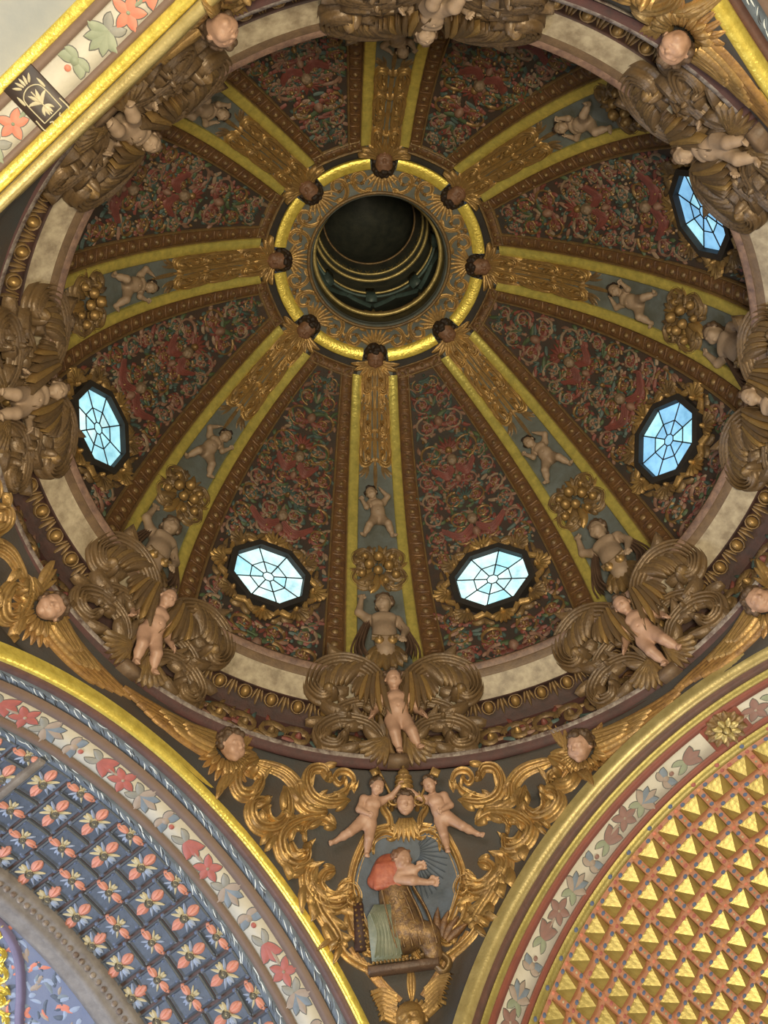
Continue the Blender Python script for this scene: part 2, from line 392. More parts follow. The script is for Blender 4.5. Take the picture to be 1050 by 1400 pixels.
# ------------------------------------------------------------------ modelling figures as one blended surface
def rot_xyz(rx, ry, rz):
    cx, sx, cy, sy, cz, sz = math.cos(rx), math.sin(rx), math.cos(ry), math.sin(ry), math.cos(rz), math.sin(rz)
    A = np.array([[1, 0, 0], [0, cx, -sx], [0, sx, cx]]); B = np.array([[cy, 0, sy], [0, 1, 0], [-sy, 0, cy]]); C = np.array([[cz, -sz, 0], [sz, cz, 0], [0, 0, 1]])
    return C @ B @ A
class Clay:
    def __init__(self): self.P = []
    def limb(self, a, b, ra, rb, k=.03): self.P.append(('c', np.array(a, float), np.array(b, float), ra, rb, k)); return self
    def egg(self, c, r, k=.03, R=None): self.P.append(('e', np.array(c, float), np.array(r, float), np.eye(3) if R is None else R, 0, k)); return self
    def cut(self, c, r, k=.01, R=None): self.P.append(('x', np.array(c, float), np.array(r, float), np.eye(3) if R is None else R, 0, k)); return self
    def mesh(self, vox):
        lo = np.full(3, 1e9); hi = -lo
        for q in self.P:
            if q[0] == 'c': pts = [q[1] - q[3], q[1] + q[3], q[2] - q[4], q[2] + q[4]]
            elif q[0] == 'e': m = q[2].max(); pts = [q[1] - m, q[1] + m]
            else: continue
            lo = np.minimum(lo, np.min(pts, 0)); hi = np.maximum(hi, np.max(pts, 0))
        lo -= vox*3; hi += vox*3
        N = np.ceil((hi - lo)/vox).astype(int) + 1
        ax = [lo[i] + vox*np.arange(N[i]) for i in range(3)]
        D = np.full(N, 1.0)
        for q in self.P:
            k = q[5]
            if q[0] == 'c': b0 = np.minimum(q[1], q[2]) - max(q[3], q[4]); b1 = np.maximum(q[1], q[2]) + max(q[3], q[4])
            else: m = q[2].max(); b0 = q[1] - m; b1 = q[1] + m
            mg = 2.5*k + 3*vox
            sl = tuple(slice(max(0, int((b0[i] - mg - lo[i])/vox)), min(N[i], int((b1[i] + mg - lo[i])/vox) + 2)) for i in range(3))
            X = np.stack(np.meshgrid(ax[0][sl[0]], ax[1][sl[1]], ax[2][sl[2]], indexing='ij'), -1)
            if q[0] == 'c':
                ba = q[2] - q[1]; pa = X - q[1]; t = np.clip((pa@ba)/max(ba@ba, 1e-9), 0, 1)
                d = np.linalg.norm(pa - t[..., None]*ba, axis=-1) - (q[3] + (q[4] - q[3])*t)
            else:
                y = (X - q[1]) @ q[3]; l = np.linalg.norm(y/q[2], axis=-1); g = np.linalg.norm(y/q[2]**2, axis=-1)
                d = l*(l - 1)/np.maximum(g, 1e-9)
            o = D[sl]
            if q[0] == 'x': d = -d; h = np.clip(.5 - .5*(o - d)/k, 0, 1); D[sl] = o*(1 - h) + d*h + k*h*(1 - h); D[sl] = np.maximum(D[sl], o)
            else: h = np.clip(.5 + .5*(o - d)/k, 0, 1); D[sl] = o*(1 - h) + d*h - k*h*(1 - h)
        return surface_nets(D, lo, vox)
def surface_nets(D, lo, vox):
    s = D < 0
    c = [s[i:s.shape[0]-1+i, j:s.shape[1]-1+j, k:s.shape[2]-1+k] for i in (0, 1) for j in (0, 1) for k in (0, 1)]
    anyc = np.logical_or.reduce(c); allc = np.logical_and.reduce(c); m = anyc & ~allc
    cells = np.argwhere(m); idx = np.full(m.shape, -1); idx[m] = np.arange(len(cells))
    acc = np.zeros((len(cells), 3)); cnt = np.zeros(len(cells))
    off = np.array([(i, j, k) for i in (0, 1) for j in (0, 1) for k in (0, 1)])
    for a in range(8):
        for b in range(a + 1, 8):
            if np.abs(off[a] - off[b]).sum() != 1: continue
            pa = cells + off[a]; pb = cells + off[b]
            da = D[tuple(pa.T)]; db = D[tuple(pb.T)]; x = (da < 0) != (db < 0)
            t = np.where(x, da/np.where(x, da - db, 1), 0)
            acc += np.where(x[:, None], pa + t[:, None]*(pb - pa), 0); cnt += x
    V = lo + vox*acc/cnt[:, None]
    Q = []
    for ax in range(3):
        e = np.eye(3, dtype=int)[ax]; b, c2 = [np.eye(3, dtype=int)[(ax + q) % 3] for q in (1, 2)]
        sh = np.array(s.shape)
        A = s[tuple(slice(0, sh[i] - e[i]) for i in range(3))]; B = s[tuple(slice(e[i], sh[i]) for i in range(3))]
        E = np.argwhere(A != B); E = E[(E[:, (ax+1) % 3] > 0) & (E[:, (ax+2) % 3] > 0)]
        E = E[(E < np.array(m.shape)).all(1)]
        q = np.stack([idx[tuple((E - b - c2).T)], idx[tuple((E - c2).T)], idx[tuple(E.T)], idx[tuple((E - b).T)]], 1)
        fl = s[tuple(E.T)]; q = np.where(fl[:, None], q, q[:, ::-1]); Q.append(q[(q >= 0).all(1)])
    return V, np.concatenate(Q)

def add_head(cl, c, R, s, k=.25, ears=True, baby=True):
    """a head of height s about c turned by R: x right, y up, z the way it faces"""
    T = lambda x, y, z: np.array(c) + s*(R @ np.array([x, y, z], float))
    E = lambda p, r, kk=.05: cl.egg(T(*p), s*np.array(r), kk*s, R)
    E((0, .09, -.04), (.40, .43, .45)); E((0, -.13, .10), (.33, .37, .34), .1)
    for sx in (-1, 1):
        E((sx*.17, -.17, .25), (.17, .16, .16), .1)
        cl.cut(T(sx*.155, .02, .45), s*np.array([.10, .06, .07]), .04*s, R)
        E((sx*.155, .01, .355), (.075, .05, .06), .02)
        cl.limb(T(sx*.06, .10, .40), T(sx*.26, .08, .33), .035*s, .03*s, .05*s)
        if ears: E((sx*.41, -.04, -.03), (.05, .11, .08), .03)
    cl.limb(T(0, .06, .40), T(0, -.09, .46), .035*s, .06*s, .04*s)
    for sx in (-1, 1): E((sx*.05, -.10, .42), (.04, .035, .04), .03)
    E((0, -.225, .40), (.10, .030, .05), .02); E((0, -.30, .375), (.085, .035, .05), .02)
    cl.cut(T(0, -.262, .44), s*np.array([.085, .016, .05]), .015*s, R)
    E((0, -.43, .24), (.11, .09, .11), .08)
def hair_mesh(c, R, s, vox, seed=1, n=60, full=1.0):
    cl = Clay(); g = np.random.default_rng(seed); T = lambda v: np.array(c) + s*(R @ np.asarray(v, float))
    cl.egg(T((0, .13, -.09)), s*np.array([.425, .435, .44]), .02*s, R)
    for _ in range(n):
        v = g.normal(size=3); v /= np.linalg.norm(v)
        if v[2] > .30 and v[1] < .62: continue
        if v[1] < -.55: continue
        cl.egg(T(np.array([0, .10, -.06]) + v*np.array([.43, .45, .46])), s*np.full(3, g.uniform(.075, .13))*full, .02*s)
    cl.cut(T((0, -.14, .50)), s*np.array([.31, .40, .34]), .02*s, R)
    return cl.mesh(vox)
def add_hand(cl, w, d, side, s=1.0):
    """a palm and five curled fingers from wrist w pointing along d; side is the way the thumb goes"""
    d = np.asarray(d, float); d /= np.linalg.norm(d); sd = np.asarray(side, float); sd = sd - d*(sd@d); sd /= np.linalg.norm(sd); nrm = np.cross(d, sd)
    w = np.asarray(w, float); pc = w + d*.032*s
    cl.limb(w, pc + d*.012*s, .021*s, .024*s, .012)
    for i, (o, L) in enumerate(((.024, .040), (.009, .046), (-.007, .043), (-.022, .034))):
        a = pc + sd*o*s + d*.018*s; b = a + d*L*.55*s + sd*o*.25*s; e = b + (d*.55 + nrm*.6)*L*.5*s
        cl.limb(a, b, .0105*s, .010*s, .004); cl.limb(b, e, .010*s, .008*s, .003)
    a = pc + sd*.022*s - d*.01*s; b = a + (sd*.8 + d*.5)*.024*s
    cl.limb(a, b, .012*s, .010*s, .006); cl.limb(b, b + (d*.9 + nrm*.3)*.02*s, .010*s, .009*s, .003)
def putto(pose, vox=.0088):
    """one child's body from its joints; returns body and hair as (verts, quads)"""
    J = {k: np.array(v, float) for k, v in pose.items() if k not in ('look',)}
    cl = Clay(); pel, che, hd = J['pelvis'], J['chest'], J['head']
    mid = (pel + che)/2
    up = (che - pel)/np.linalg.norm(che - pel)
    cl.limb(pel, mid, .098, .10, .05); cl.limb(mid, che, .098, .098, .05)
    cl.egg(mid - up*.01 + np.array([0, 0, .035]), (.098, .10, .088), .05)
    cl.egg(pel + np.array([0, -.005, -.035]), (.105, .075, .075), .04)
    nk = che + up*.085
    cl.limb(nk, hd - up*.06 + np.array([0, 0, -.015]), .045, .045, .03)
    for s in 'lr':
        sg = -1 if s == 'l' else 1
        sh, el, wr = J['sh_'+s], J['el_'+s], J['wr_'+s]
        cl.limb(che + up*.03, sh, .075, .055, .04); cl.limb(sh, el, .052, .042, .03); cl.limb(el, wr, .043, .028, .02)
        cl.egg(che + np.array([sg*.045, .005, .07]), (.05, .045, .03), .03)
        d = wr - el; add_hand(cl, wr, d, np.array([-sg*.6, .4, .5]))
        hp, kn, an, to = J['hip_'+s], J['kn_'+s], J['an_'+s], J['to_'+s]
        cl.limb(hp, kn, .086, .058, .04); cl.limb(kn, an, .058, .033, .025)
        cl.egg(kn*.6 + an*.4 + np.array([0, 0, -.015]), (.052, .06, .05), .03)
        cl.limb(an + np.array([0, -.008, -.012]), an*.35 + to*.65, .032, .030, .02)
        lat = np.cross(to - an, np.array([0, 0, 1.])); lat = lat/(np.linalg.norm(lat) + 1e-9); fd = (to - an)/np.linalg.norm(to - an)
        for i in range(5): cl.limb(an*.35 + to*.65 + lat*(i - 2)*.012, to + lat*(i - 2)*.0135 - fd*abs(i - 1)*.004, .012, .010, .006)
    cl.cut(mid + up*(-.03) + np.array([0, 0, .128]), (.010, .010, .02), .01)
    R = rot_xyz(*pose['look']); hc = hd + R @ np.array([0, .0, .012])
    add_head(cl, hc, R, .215)
    return cl.mesh(vox), hair_mesh(hc, R, .215, vox, seed=3)
def mirror(pose):
    out = {}
    for k, v in pose.items():
        if k == 'look': out[k] = (v[0], -v[1], -v[2]); continue
        kk = k[:-2] + ('_r' if k.endswith('_l') else '_l') if k[-2:] in ('_l', '_r') else k
        out[kk] = (-v[0], v[1], v[2])
    return out

AZ8 = [0, 45, 90, 135, 180, 225, 270, 315]
WHERE = {0: 'front', 45: 'lower right', 90: 'right', 135: 'upper right', 180: 'top', 225: 'upper left', 270: 'left', 315: 'lower left'}
PLACE = {0: 'on the rib pointing straight down', 45: 'on the rib pointing lower right', 90: 'on the rib pointing right', 135: 'on the rib pointing upper right',
         180: 'on the rib pointing straight up', 225: 'on the rib pointing upper left', 270: 'on the rib pointing left', 315: 'on the rib pointing lower left'}
GAP = {22.5: 'lower right of the middle', 67.5: 'right of the middle', 112.5: 'upper right', 157.5: 'top right', 202.5: 'top left', 247.5: 'upper left', 292.5: 'left of the middle', 337.5: 'lower left of the middle'}

# ------------------------------------------------------------------ the shell: dome, drum, pendentives, vaults, floor
sg = np.linspace(0, DOME_S, 60)
dome = structure('ceiling', MB().add(lathe(np.stack([np.interp(sg, _ps, _pr) + .10, np.interp(sg, _ps, _pz) + .03], 1), n=192), 'dark_ground'),
                 'dark octopartite dome with eight ribs and carved painted panels above the crossing')
S_WIN = float(np.interp(19.72, _pz, _ps))

def rib_half(s): return .36 + (8.5 - s)*.031          # middle of a gold strip from the rib's axis
def rib_edge(s): return rib_half(s) + .075
def gore_half(s): return dome_r(s)*math.pi/8 - rib_edge(s)

# one gore: painted panel, carved frame, foliage, rosettes
ROS = MB()
for i in range(6):
    ROS.add(leaf((0, 0), i*math.pi/3, .085, .035, .035, K=4, n=5), 'relief_red')
for i in range(6): ROS.add(leaf((0, 0), i*math.pi/3 + .5, .06, .022, .05, K=4, n=5), 'relief_pink')
ROS.add(boss((0, 0), .028, .065, 8, 3), 'relief_gold'); ROS_R = ROS.mesh('rosette')
ROS = MB()
for i in range(8): ROS.add(leaf((0, 0), i*math.pi/4, .08, .025, .035, K=4, n=5), 'relief_cream' if i % 2 else 'relief_teal')
ROS.add(boss((0, 0), .03, .06, 8, 3), 'relief_pink'); ROS_T = ROS.mesh('rosette_pale')

def mask_mesh():
    cl = Clay(); add_head(cl, (0, 0, 0), np.eye(3), 1.0); return MB().add(cl.mesh(.07), 'relief_cream').mesh('relief_mask')
HEAD_R = mask_mesh()
def gore(az, seed):
    g = random.Random(seed); f = dome_map(az)
    # ground
    s0, s1 = .2, 8.72; ss = np.linspace(s0, s1, 46); hw = np.array([gore_half(s) for s in ss])
    X = hw[:, None]*np.linspace(-1, 1, 15); P = np.stack([X, ss[:, None] + 0*X, np.full(X.shape, -.02)], -1)
    pn = part('painted_panel', MB().add(sheet(P), 'panel_ground', f), dome)
    # carved frame: two raised fillets and a row of dart leaves between
    mw = lambda s: .125 + .0135*(8.72 - s)             # width of the frame
    def frame_strip(mb, path, w, sgn):
        p = smooth_path(path, 60)
        mb.add(ribbon(p, w, .03, K=5, fl=0, flute=0, sink=.06, base=.0), 'gilt_dark', f)
        n2 = normals2(p)
        for o in (-.86, .86):
            q = p.copy(); q += n2*(np.asarray(w)*o)[:, None]
            mb.add(ribbon(q, .022, .045, K=5, fl=1, flute=0, sink=.05), 'gilt_dusty', f)
    def darts(mb, path, w, step):
        p = smooth_path(path, 200); L = np.concatenate([[0], np.cumsum(np.linalg.norm(np.diff(p, axis=0), axis=1))])
        n2 = normals2(p); tg = np.gradient(p, axis=0)
        k = 0
        for d in np.arange(step*.5, L[-1], step):
            i = int(np.searchsorted(L, d)); i = min(i, len(p) - 1); a = math.atan2(tg[i, 1], tg[i, 0]); ww = w[min(int(i*len(w)/len(p)), len(w)-1)]
            if k % 2 == 0:
                mb.add(leaf(p[i] - n2[i]*ww*.6, a + math.pi/2, ww*1.2, ww*.30, .05, n=6, K=4, base=.02), 'gilt_dark', f)
            else:
                mb.add(boss(p[i], ww*.34, .05, 7, 2, base=.02), 'gilt_dusty', f)
                mb.add(ribbon(spiral(p[i] + n2[i]*0, ww*.62, ww*.5, a - 1.2, .75, 8), .016, .035, K=3, fl=0, flute=0, base=.02), 'gilt_dark', f)
            k += 1
    sl = np.linspace(.35, 8.66, 12); fr = MB(); dt = MB()
    for sgn in (-1, 1):
        path = [(sgn*(gore_half(s) - mw(s)), s) for s in sl]; w = np.array([mw(s)*.98 for s in np.linspace(.35, 8.66, 60)])
        frame_strip(fr, path, w, sgn); darts(dt, path, w, .155)
    ht = gore_half(8.6); path = [(-ht, 8.60), (0, 8.62), (ht, 8.60)]
    frame_strip(fr, path, np.full(60, .12), 1); darts(dt, path, np.full(60, .12), .155)
    part('panel_moulding', fr, dome); part('moulding_darts', dt, dome, stuff=True)
    # foliage: mirrored pairs of scrolls climbing the panel's axis
    fo = MB()
    inner = lambda s: gore_half(s) - 2*mw(s) - .02
    clear = lambda x, s: math.hypot(x, s - S_WIN) > 1.06
    def motif(x, s, r, dr, col):
        for sx in (-1, 1):
            if not clear(x, s): continue
            a0 = g.uniform(-.4, .4) + (math.pi*1.5 if dr > 0 else math.pi*.5)
            p = spiral((x, s), r, r*.22, a0, 1.35*dr, 22)
            q = p.copy(); q[:, 0] *= sx
            fo.add(ribbon(q, np.linspace(r*.09, r*.06, 22), .05, K=5, fl=1, flute=.2), g.choice(['relief_cream', 'relief_gold', 'relief_pink', 'relief_gold']) if sx < 0 else last[0], f)
            last[0] = fo.mats[fo.M[-1][0]]
            for i in range(1, 17, 2):
                tg = q[i+1] - q[i]; a = math.atan2(tg[1], tg[0]); sd = (1 if dr > 0 else -1)*sx
                c = col[(i//2) % len(col)]
                fo.add(leaf(q[i], a - sd*.8, r*g.uniform(.42, .62), r*.16, .06, bend=sd*g.uniform(.5, 1.4), n=6, K=4), c, f)
            if r > .12:
                m = frame(f, sx*(x), s, .0, g.uniform(0, 6), min(1.5, r/.16))
                part('rosette', ROS_R if col[0] == 'relief_red' or g.random() < .5 else ROS_T, dome, mw=m)
    last = ['relief_cream']
    s = .55; k = 0
    cols = [['relief_red', 'relief_teal', 'relief_red', 'relief_green'], ['relief_teal', 'relief_green', 'relief_pink'], ['relief_red', 'relief_pink', 'relief_teal']]
    while s < 8.25:
        W = inner(s); n = max(1, int(round(W/.46)))
        r = min(.31, W/(2*n)*.98)
        if W < .3: r = W*.42
        for j in range(n):
            x = (j + .5)*W/n
            motif(x, s + (.12 if j % 2 else 0), r*.95, 1 if (j + k) % 2 else -1, cols[(k + j) % 3])
        # axis: fan palmette or small mask with red drapery
        if clear(0, s + r):
            if k % 3 == 1:
                for a in np.linspace(-1.2, 1.2, 7): fo.add(leaf((0, s), math.pi/2 + a, r*.95, r*.17, .08, n=7, K=4), 'relief_red' if k % 2 else 'relief_teal', f)
                fo.add(boss((0, s), r*.25, .09, 9, 3), 'relief_gold', f)
            elif k % 3 == 2:
                fo.add(boss((0, s + r*.3), r*.36, .12, 10, 4, ry=r*.46), 'relief_pink', f)
                for sx in (-1, 1):
                    fo.add(leaf((0, s + r*.1), math.pi/2 + sx*1.9, r*1.3, r*.24, .08, bend=-sx*1.1), 'relief_red', f)
                    fo.add(leaf((0, s + r*.6), math.pi/2 + sx*1.0, r*1.0, r*.2, .07, bend=sx*1.0), 'relief_green', f)
            else:
                for a in (-.5, 0, .5): fo.add(leaf((0, s - r*.4), math.pi/2 + a, r*1.3, r*.18, .07, bend=a*.6), 'relief_green' if a else 'relief_cream', f)
        # filler leaves and berries
        for _ in range(int(14 + 44*W)):
            x = g.uniform(-W, W); y = s + g.uniform(-.3, .3)
            if not clear(x, y): continue
            if abs(x) > inner(y) - .05: continue
            if g.random() < .55: fo.add(leaf((x, y), g.uniform(0, 6.28), g.uniform(.14, .26), .045, .055, bend=g.uniform(-1.5, 1.5), n=5, K=4), g.choice(['relief_teal', 'relief_red', 'relief_green', 'relief_cream', 'relief_pink', 'relief_teal', 'relief_red']), f)
            else: fo.add(boss((x, y), g.uniform(.022, .04), .05, 7, 2), g.choice(['relief_red', 'relief_gold', 'relief_cream', 'relief_teal']), f)
        s += 2*r*.93 + .02; k += 1
    part('panel_foliage', fo, dome, stuff=True)
    for y, w in ((S_WIN + 1.45, .62), (S_WIN + 2.9, .42)):
        sw = MB()
        for sx in (-1, 1):
            for q in range(3): sw.add(ribbon(smooth_path([(sx*.04, y + .06 - .05*q), (sx*w*.5, y - .10 - .06*q), (sx*w, y + .10 - .03*q)], 12), np.linspace(.036, .022, 12), .09, K=6, fl=1, base=.02), 'relief_red', f)
        part('red_drapery', sw, dome)
        part('relief_mask', HEAD_R, dome, mw=frame(f, 0, y + .16, .06, 0, .26))
for i, az in enumerate([22.5 + 45*k for k in range(8)]): gore(az, 20 + i)

# ------------------------------------------------------------------ ribs
def rib(k, az):
    f = dome_map(az)
    ss = np.linspace(.2, 8.85, 46)
    mb = MB(); P = np.stack([np.outer([rib_half(s) for s in ss], np.linspace(-1, 1, 9)), np.repeat(ss[:, None], 9, 1), np.full((46, 9), .02)], -1)
    tr = structure('trim_%d' % (k + 1), mb.add(sheet(P), 'rib_ground', f), 'blue-grey ground of the dome rib with two gilt strips, ' + PLACE[az][7:])
    for sx in (-1, 1):
        p = np.array([(sx*rib_half(s), s) for s in np.linspace(.9, 8.55, 40)])
        part('gold_strip', MB().add(ribbon(p, .098, .060, sink=.07, base=.03, flat=True), 'gilt_strip', f), tr)
    # acanthus from the cherub's neck down the rib: three tiers of long strands over a pair of scrolls
    for j, (y0, L, mt) in enumerate(((8.86, 1.0, 'gilt'), (8.15, .95, 'gilt'), (7.50, .9, 'gilt_dusty'))):
        W = rib_half(y0) - .09
        for q in range(-3, 4):
            a = -math.pi/2 + q*.05; ln = L*(1 - .09*abs(q))
            mb = MB().add(leaf((q*W/3.9, y0 - .02*abs(q)), a, ln, .034 if q else .050, .15 + (.05 if q % 2 else 0), bend=-.10*q, n=10, K=6, base=.03 if q % 2 else .01, lift=.02), 'gilt', f)
            part('acanthus_strand', mb, tr)
        for sx in (-1, 1):
            y = y0 - (.40 if j == 0 else .62); Wd = rib_half(y) - .10; mb = MB()
            flute_leaf(mb, 'gilt', [(sx*.03, y + .34), (sx*Wd*.55, y + .30), (sx*Wd*.95, y + .04), (sx*Wd*.75, y - .24), (sx*Wd*.36, y - .18), (sx*Wd*.46, y + .02)], .068, .20, 2, 0, f, 26, ball=.055, fl=3)
            part('acanthus_scroll', mb, tr)
            mb = MB()
            for q in range(3): mb.add(leaf((sx*Wd*.55, y - .16 - .04*q), -math.pi/2 - sx*(.1 - .3*q), .42 - .05*q, .04, .12, n=8, K=5, bend=sx*.8), mt, f)
            part('acanthus_leaf', mb, tr)
    for q in np.linspace(-1.25, 1.25, 9):
        part('ruff_leaf', MB().add(leaf((.10*math.sin(q), 8.86), -math.pi/2 + q, .42, .055, .14, n=8, K=6, base=.06, lift=.03, bend=.3*q), 'gilt', f), tr)
    mb = MB().add(leaf((0, 6.75), -math.pi/2, .75, .05, .09, n=9, K=6), 'gilt_dusty', f); part('acanthus_tip', mb, tr)
    for sx in (-1, 1):
        mb = MB()
        for q in range(4): mb.add(leaf((sx*.04, 4.72 - .1*q), -math.pi/2 + sx*(.75 + .28*q), .48, .075, .09, bend=sx*.9), 'gilt_dusty', f)
        part('acanthus_leaf', mb, tr)
    return tr
RIBS = [rib(k, az) for k, az in enumerate(AZ8)]

# ------------------------------------------------------------------ oculus ring and lantern
oc = structure('trim_9', MB().add(lathe([(1.99, 23.90), (1.93, 23.97), (1.40, 24.02), (1.34, 23.95), (1.30, 23.98), (1.28, 24.10)], n=128), 'rib_ground'), 'round blue-grey oculus ring with gilt edge and shell ornament at the dome crown')
E_ = np.array([0, 0, 1.])
def oc_map(P):
    """x = metres round the ring at radius 1.6 from its bearing, y = towards the middle, h = downwards"""
    r = 1.6 - P[..., 1]; a = P[..., 0]/1.6
    z = np.interp(r, [1.3, 1.93, 2.0], [24.02, 23.97, 23.90]) - P[..., 2]
    return np.stack([r*np.sin(a)*SX, r*np.cos(a)*SY, z], -1)
def oc_at(az): return lambda P: oc_map(P + np.array([math.radians(az)*1.6, 0, 0]))
for k in range(8):
    az = 22.5 + 45*k; f = oc_at(az); hw = math.radians(15.0)*1.6
    part('gold_strip', MB().add(ribbon([(x, -.325) for x in np.linspace(-hw, hw, 24)], .115, .06, sink=.07, base=.02, flat=True), 'gilt_bright', f), oc)
    f = oc_at(AZ8[k])
    mb = MB()
    for a in np.linspace(-1.15, 1.15, 9): mb.add(leaf((0, -.17), math.pi/2 + a, .44 - .06*abs(a), .040, .09, n=7, K=5, lift=.03), 'gilt', f)
    part('shell', mb, oc)
    for sx in (-1, 1):
        mb = MB(); flute_leaf(mb, 'gilt', [(sx*.20, .14), (sx*.36, .22), (sx*.53, .10), (sx*.53, -.12), (sx*.38, -.18), (sx*.31, -.05), (sx*.40, .03)], .055, .09, 3, 0, f, ball=.035)
        part('c_scroll', mb, oc)
    f = oc_at(az); mb = MB()
    for sx in (-1, 1): mb.add(leaf((sx*.02, -.2), math.pi/2 - sx*.5, .36, .045, .05, bend=-sx*1.0), 'gilt_dusty', f)
    mb.add(boss((0, -.16), .04, .06), 'gilt', f); part('leaf_pair', mb, oc)
def torus(r, z, a, n=96): 
    t = np.linspace(0, 2*math.pi, 9)
    return lathe([(r + a*math.cos(x), z + a*math.sin(x)) for x in t], n=n)
part('ring_moulding', MB().add(torus(1.36, 23.94, .035), 'gilt_dusty'), oc)
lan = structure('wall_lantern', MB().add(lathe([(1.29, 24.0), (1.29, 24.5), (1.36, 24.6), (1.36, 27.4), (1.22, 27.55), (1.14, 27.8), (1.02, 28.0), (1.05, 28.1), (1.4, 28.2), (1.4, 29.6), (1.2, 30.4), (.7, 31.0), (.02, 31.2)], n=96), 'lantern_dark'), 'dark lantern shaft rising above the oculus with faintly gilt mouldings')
for r, z, a, m in ((1.25, 24.55, .045, 'lantern_gilt'), (1.27, 24.75, .03, 'gilt_dusty'), (1.31, 26.2, .035, 'lantern_teal'), (1.30, 26.45, .03, 'lantern_gilt'), (1.24, 27.3, .04, 'lantern_gilt'), (1.17, 27.62, .03, 'lantern_gilt'), (1.02, 28.0, .028, 'gilt_dusty')):
    part('ring_moulding', MB().add(torus(r, z, a), m), lan)
def lan_at(az, r):
    return lambda P: np.stack([(r - P[..., 2])*np.sin(math.radians(az) + P[..., 0]/r)*SX, (r - P[..., 2])*np.cos(math.radians(az) + P[..., 0]/r)*SY, P[..., 1]], -1)
for k in range(8):
    f = lan_at(AZ8[k], 1.35); mb = MB()
    for a in np.linspace(-1.3, 1.3, 7): mb.add(leaf((0, 24.75), math.pi/2 + a, .5 - .12*abs(a), .07, .09, lobes=2), 'lantern_gilt', f)
    part('acanthus_leaf', mb, lan)
    mb = MB()
    for sx in (-1, 1): mb.add(ribbon(smooth_path([(0, 25.5), (sx*.22, 25.75), (sx*.5, 26.0)], 14), .07, .08, K=6), 'lantern_teal', f)
    mb.add(prism([(-.12, 25.9), (.12, 25.9), (.09, 26.6), (-.09, 26.6)], 0, .12), 'lantern_teal', f)
    part('garland', mb, lan)
zz = MB()
for k in range(40):
    f = lan_at(k*9, 1.16)
    for sx in (-1, 1): zz.add(ribbon([(sx*.09, 27.85), (sx*.045, 27.78), (0, 27.68)], .012, .03, K=3, fl=0, flute=0), 'lantern_gilt', f)
part('zigzag_carving', zz, lan, stuff=True)

# ------------------------------------------------------------------ cornice
prof = [(5.80, 16.55), (4.826, 16.56), (4.826, 16.53), (4.835, 16.50), (4.905, 16.455), (4.91, 16.43), (4.99, 16.375), (5.00, 16.36), (5.24, 16.165), (5.27, 16.13), (5.31, 16.12), (5.31, 16.16), (5.52, 16.13), (5.60, 16.02), (5.66, 15.95), (5.66, 15.25), (5.60, 15.20), (5.42, 15.12), (5.38, 15.07), (5.42, 15.02), (5.46, 15.0), (5.53, 14.965), (5.52, 14.90)]
co = structure('trim_10', MB().add(lathe([(5.9, 16.7), (5.9, 14.9)], n=128), 'bole'), 'round entablature at the foot of the dome: pink lip, marbled band, egg-and-dart, red frieze')
def band(name, i, j, mat, label=None): return part(name, MB().add(lathe(prof[i:j], n=256), mat), co, label=label)
band('top_ledge', 0, 3, 'brown_wood'); band('pink_lip', 2, 5, 'pink_marble', 'narrow pinkish marbled lip'); band('brown_fillet', 4, 8, 'brown_wood')
band('marbled_band', 7, 10, 'marble', 'pale beige marbled band'); band('egg_ground', 9, 15, 'bole'); band('frieze', 14, 17, 'frieze_red', 'dark red frieze'); band('worn_bead', 16, 20, 'worn_white', 'worn whitish bead moulding'); band('lower_fillet', 19, 23, 'frieze_red')
EGG = MB().add(boss((0, 0), .072, .10, 10, 5, ry=.095), 'gilt'); EGG = EGG.mesh('egg')
EGR = MB().add(ribbon(spiral((0, 0), .105, .105, math.pi*.95, 1.1, 14), .015, .04, K=5, fl=0, flute=0), 'gilt_dusty').mesh('egg_cup')
DRT = MB().add(leaf((0, .12), -math.pi/2, .26, .03, .07, n=6, K=4), 'gilt_dusty')
for sx in (-1, 1): DRT.add(leaf((sx*.035, .12), -math.pi/2 + sx*.25, .20, .02, .05, n=5, K=4), 'gilt_dusty')
DRT = DRT.mesh('dart')
for k in range(80):
    az = k*4.5 + 2.25
    m = frame_ring(az, 5.415, 16.10, 58)
    eg = part('egg', EGG, co, mw=m); part('egg_cup', EGR, eg)
    part('dart', DRT, co, mw=frame_ring(az + 2.25, 5.42, 16.10, 58))
fz = MB(); g = random.Random(5)
def fz_map(P):
    a = P[..., 0]/5.6; r = 5.655 - P[..., 2]
    return np.stack([r*np.sin(a)*SX, r*np.cos(a)*SY, P[..., 1]], -1)
n = 84
for k in range(n):
    x = (k + .5)*2*math.pi*5.6/n; d = 1 if k % 2 else -1
    fz.add(ribbon(spiral((x, 15.62), .25, .05, math.pi*(.0 if d > 0 else 1.0), 1.3*d, 18), np.linspace(.045, .03, 18), .09, K=5, fl=1), 'gilt_dusty', fz_map)
    fz.add(boss((x, 15.62), .06, .11, 8, 3), g.choice(['gilt', 'relief_red', 'gilt_dusty']), fz_map)
    for q in range(7):
        a = g.uniform(0, 6.28); fz.add(leaf((x + .2*math.cos(a), 15.64 + .2*math.sin(a)), a + g.uniform(-.6, .6), .2, .05, .08, bend=g.uniform(-1.2, 1.2), n=6, K=4), g.choice(['gilt_dusty', 'relief_red', 'relief_teal', 'gilt_dark', 'relief_pink', 'gilt_dusty']), fz_map)
part('frieze_foliage', fz, co, stuff=True)

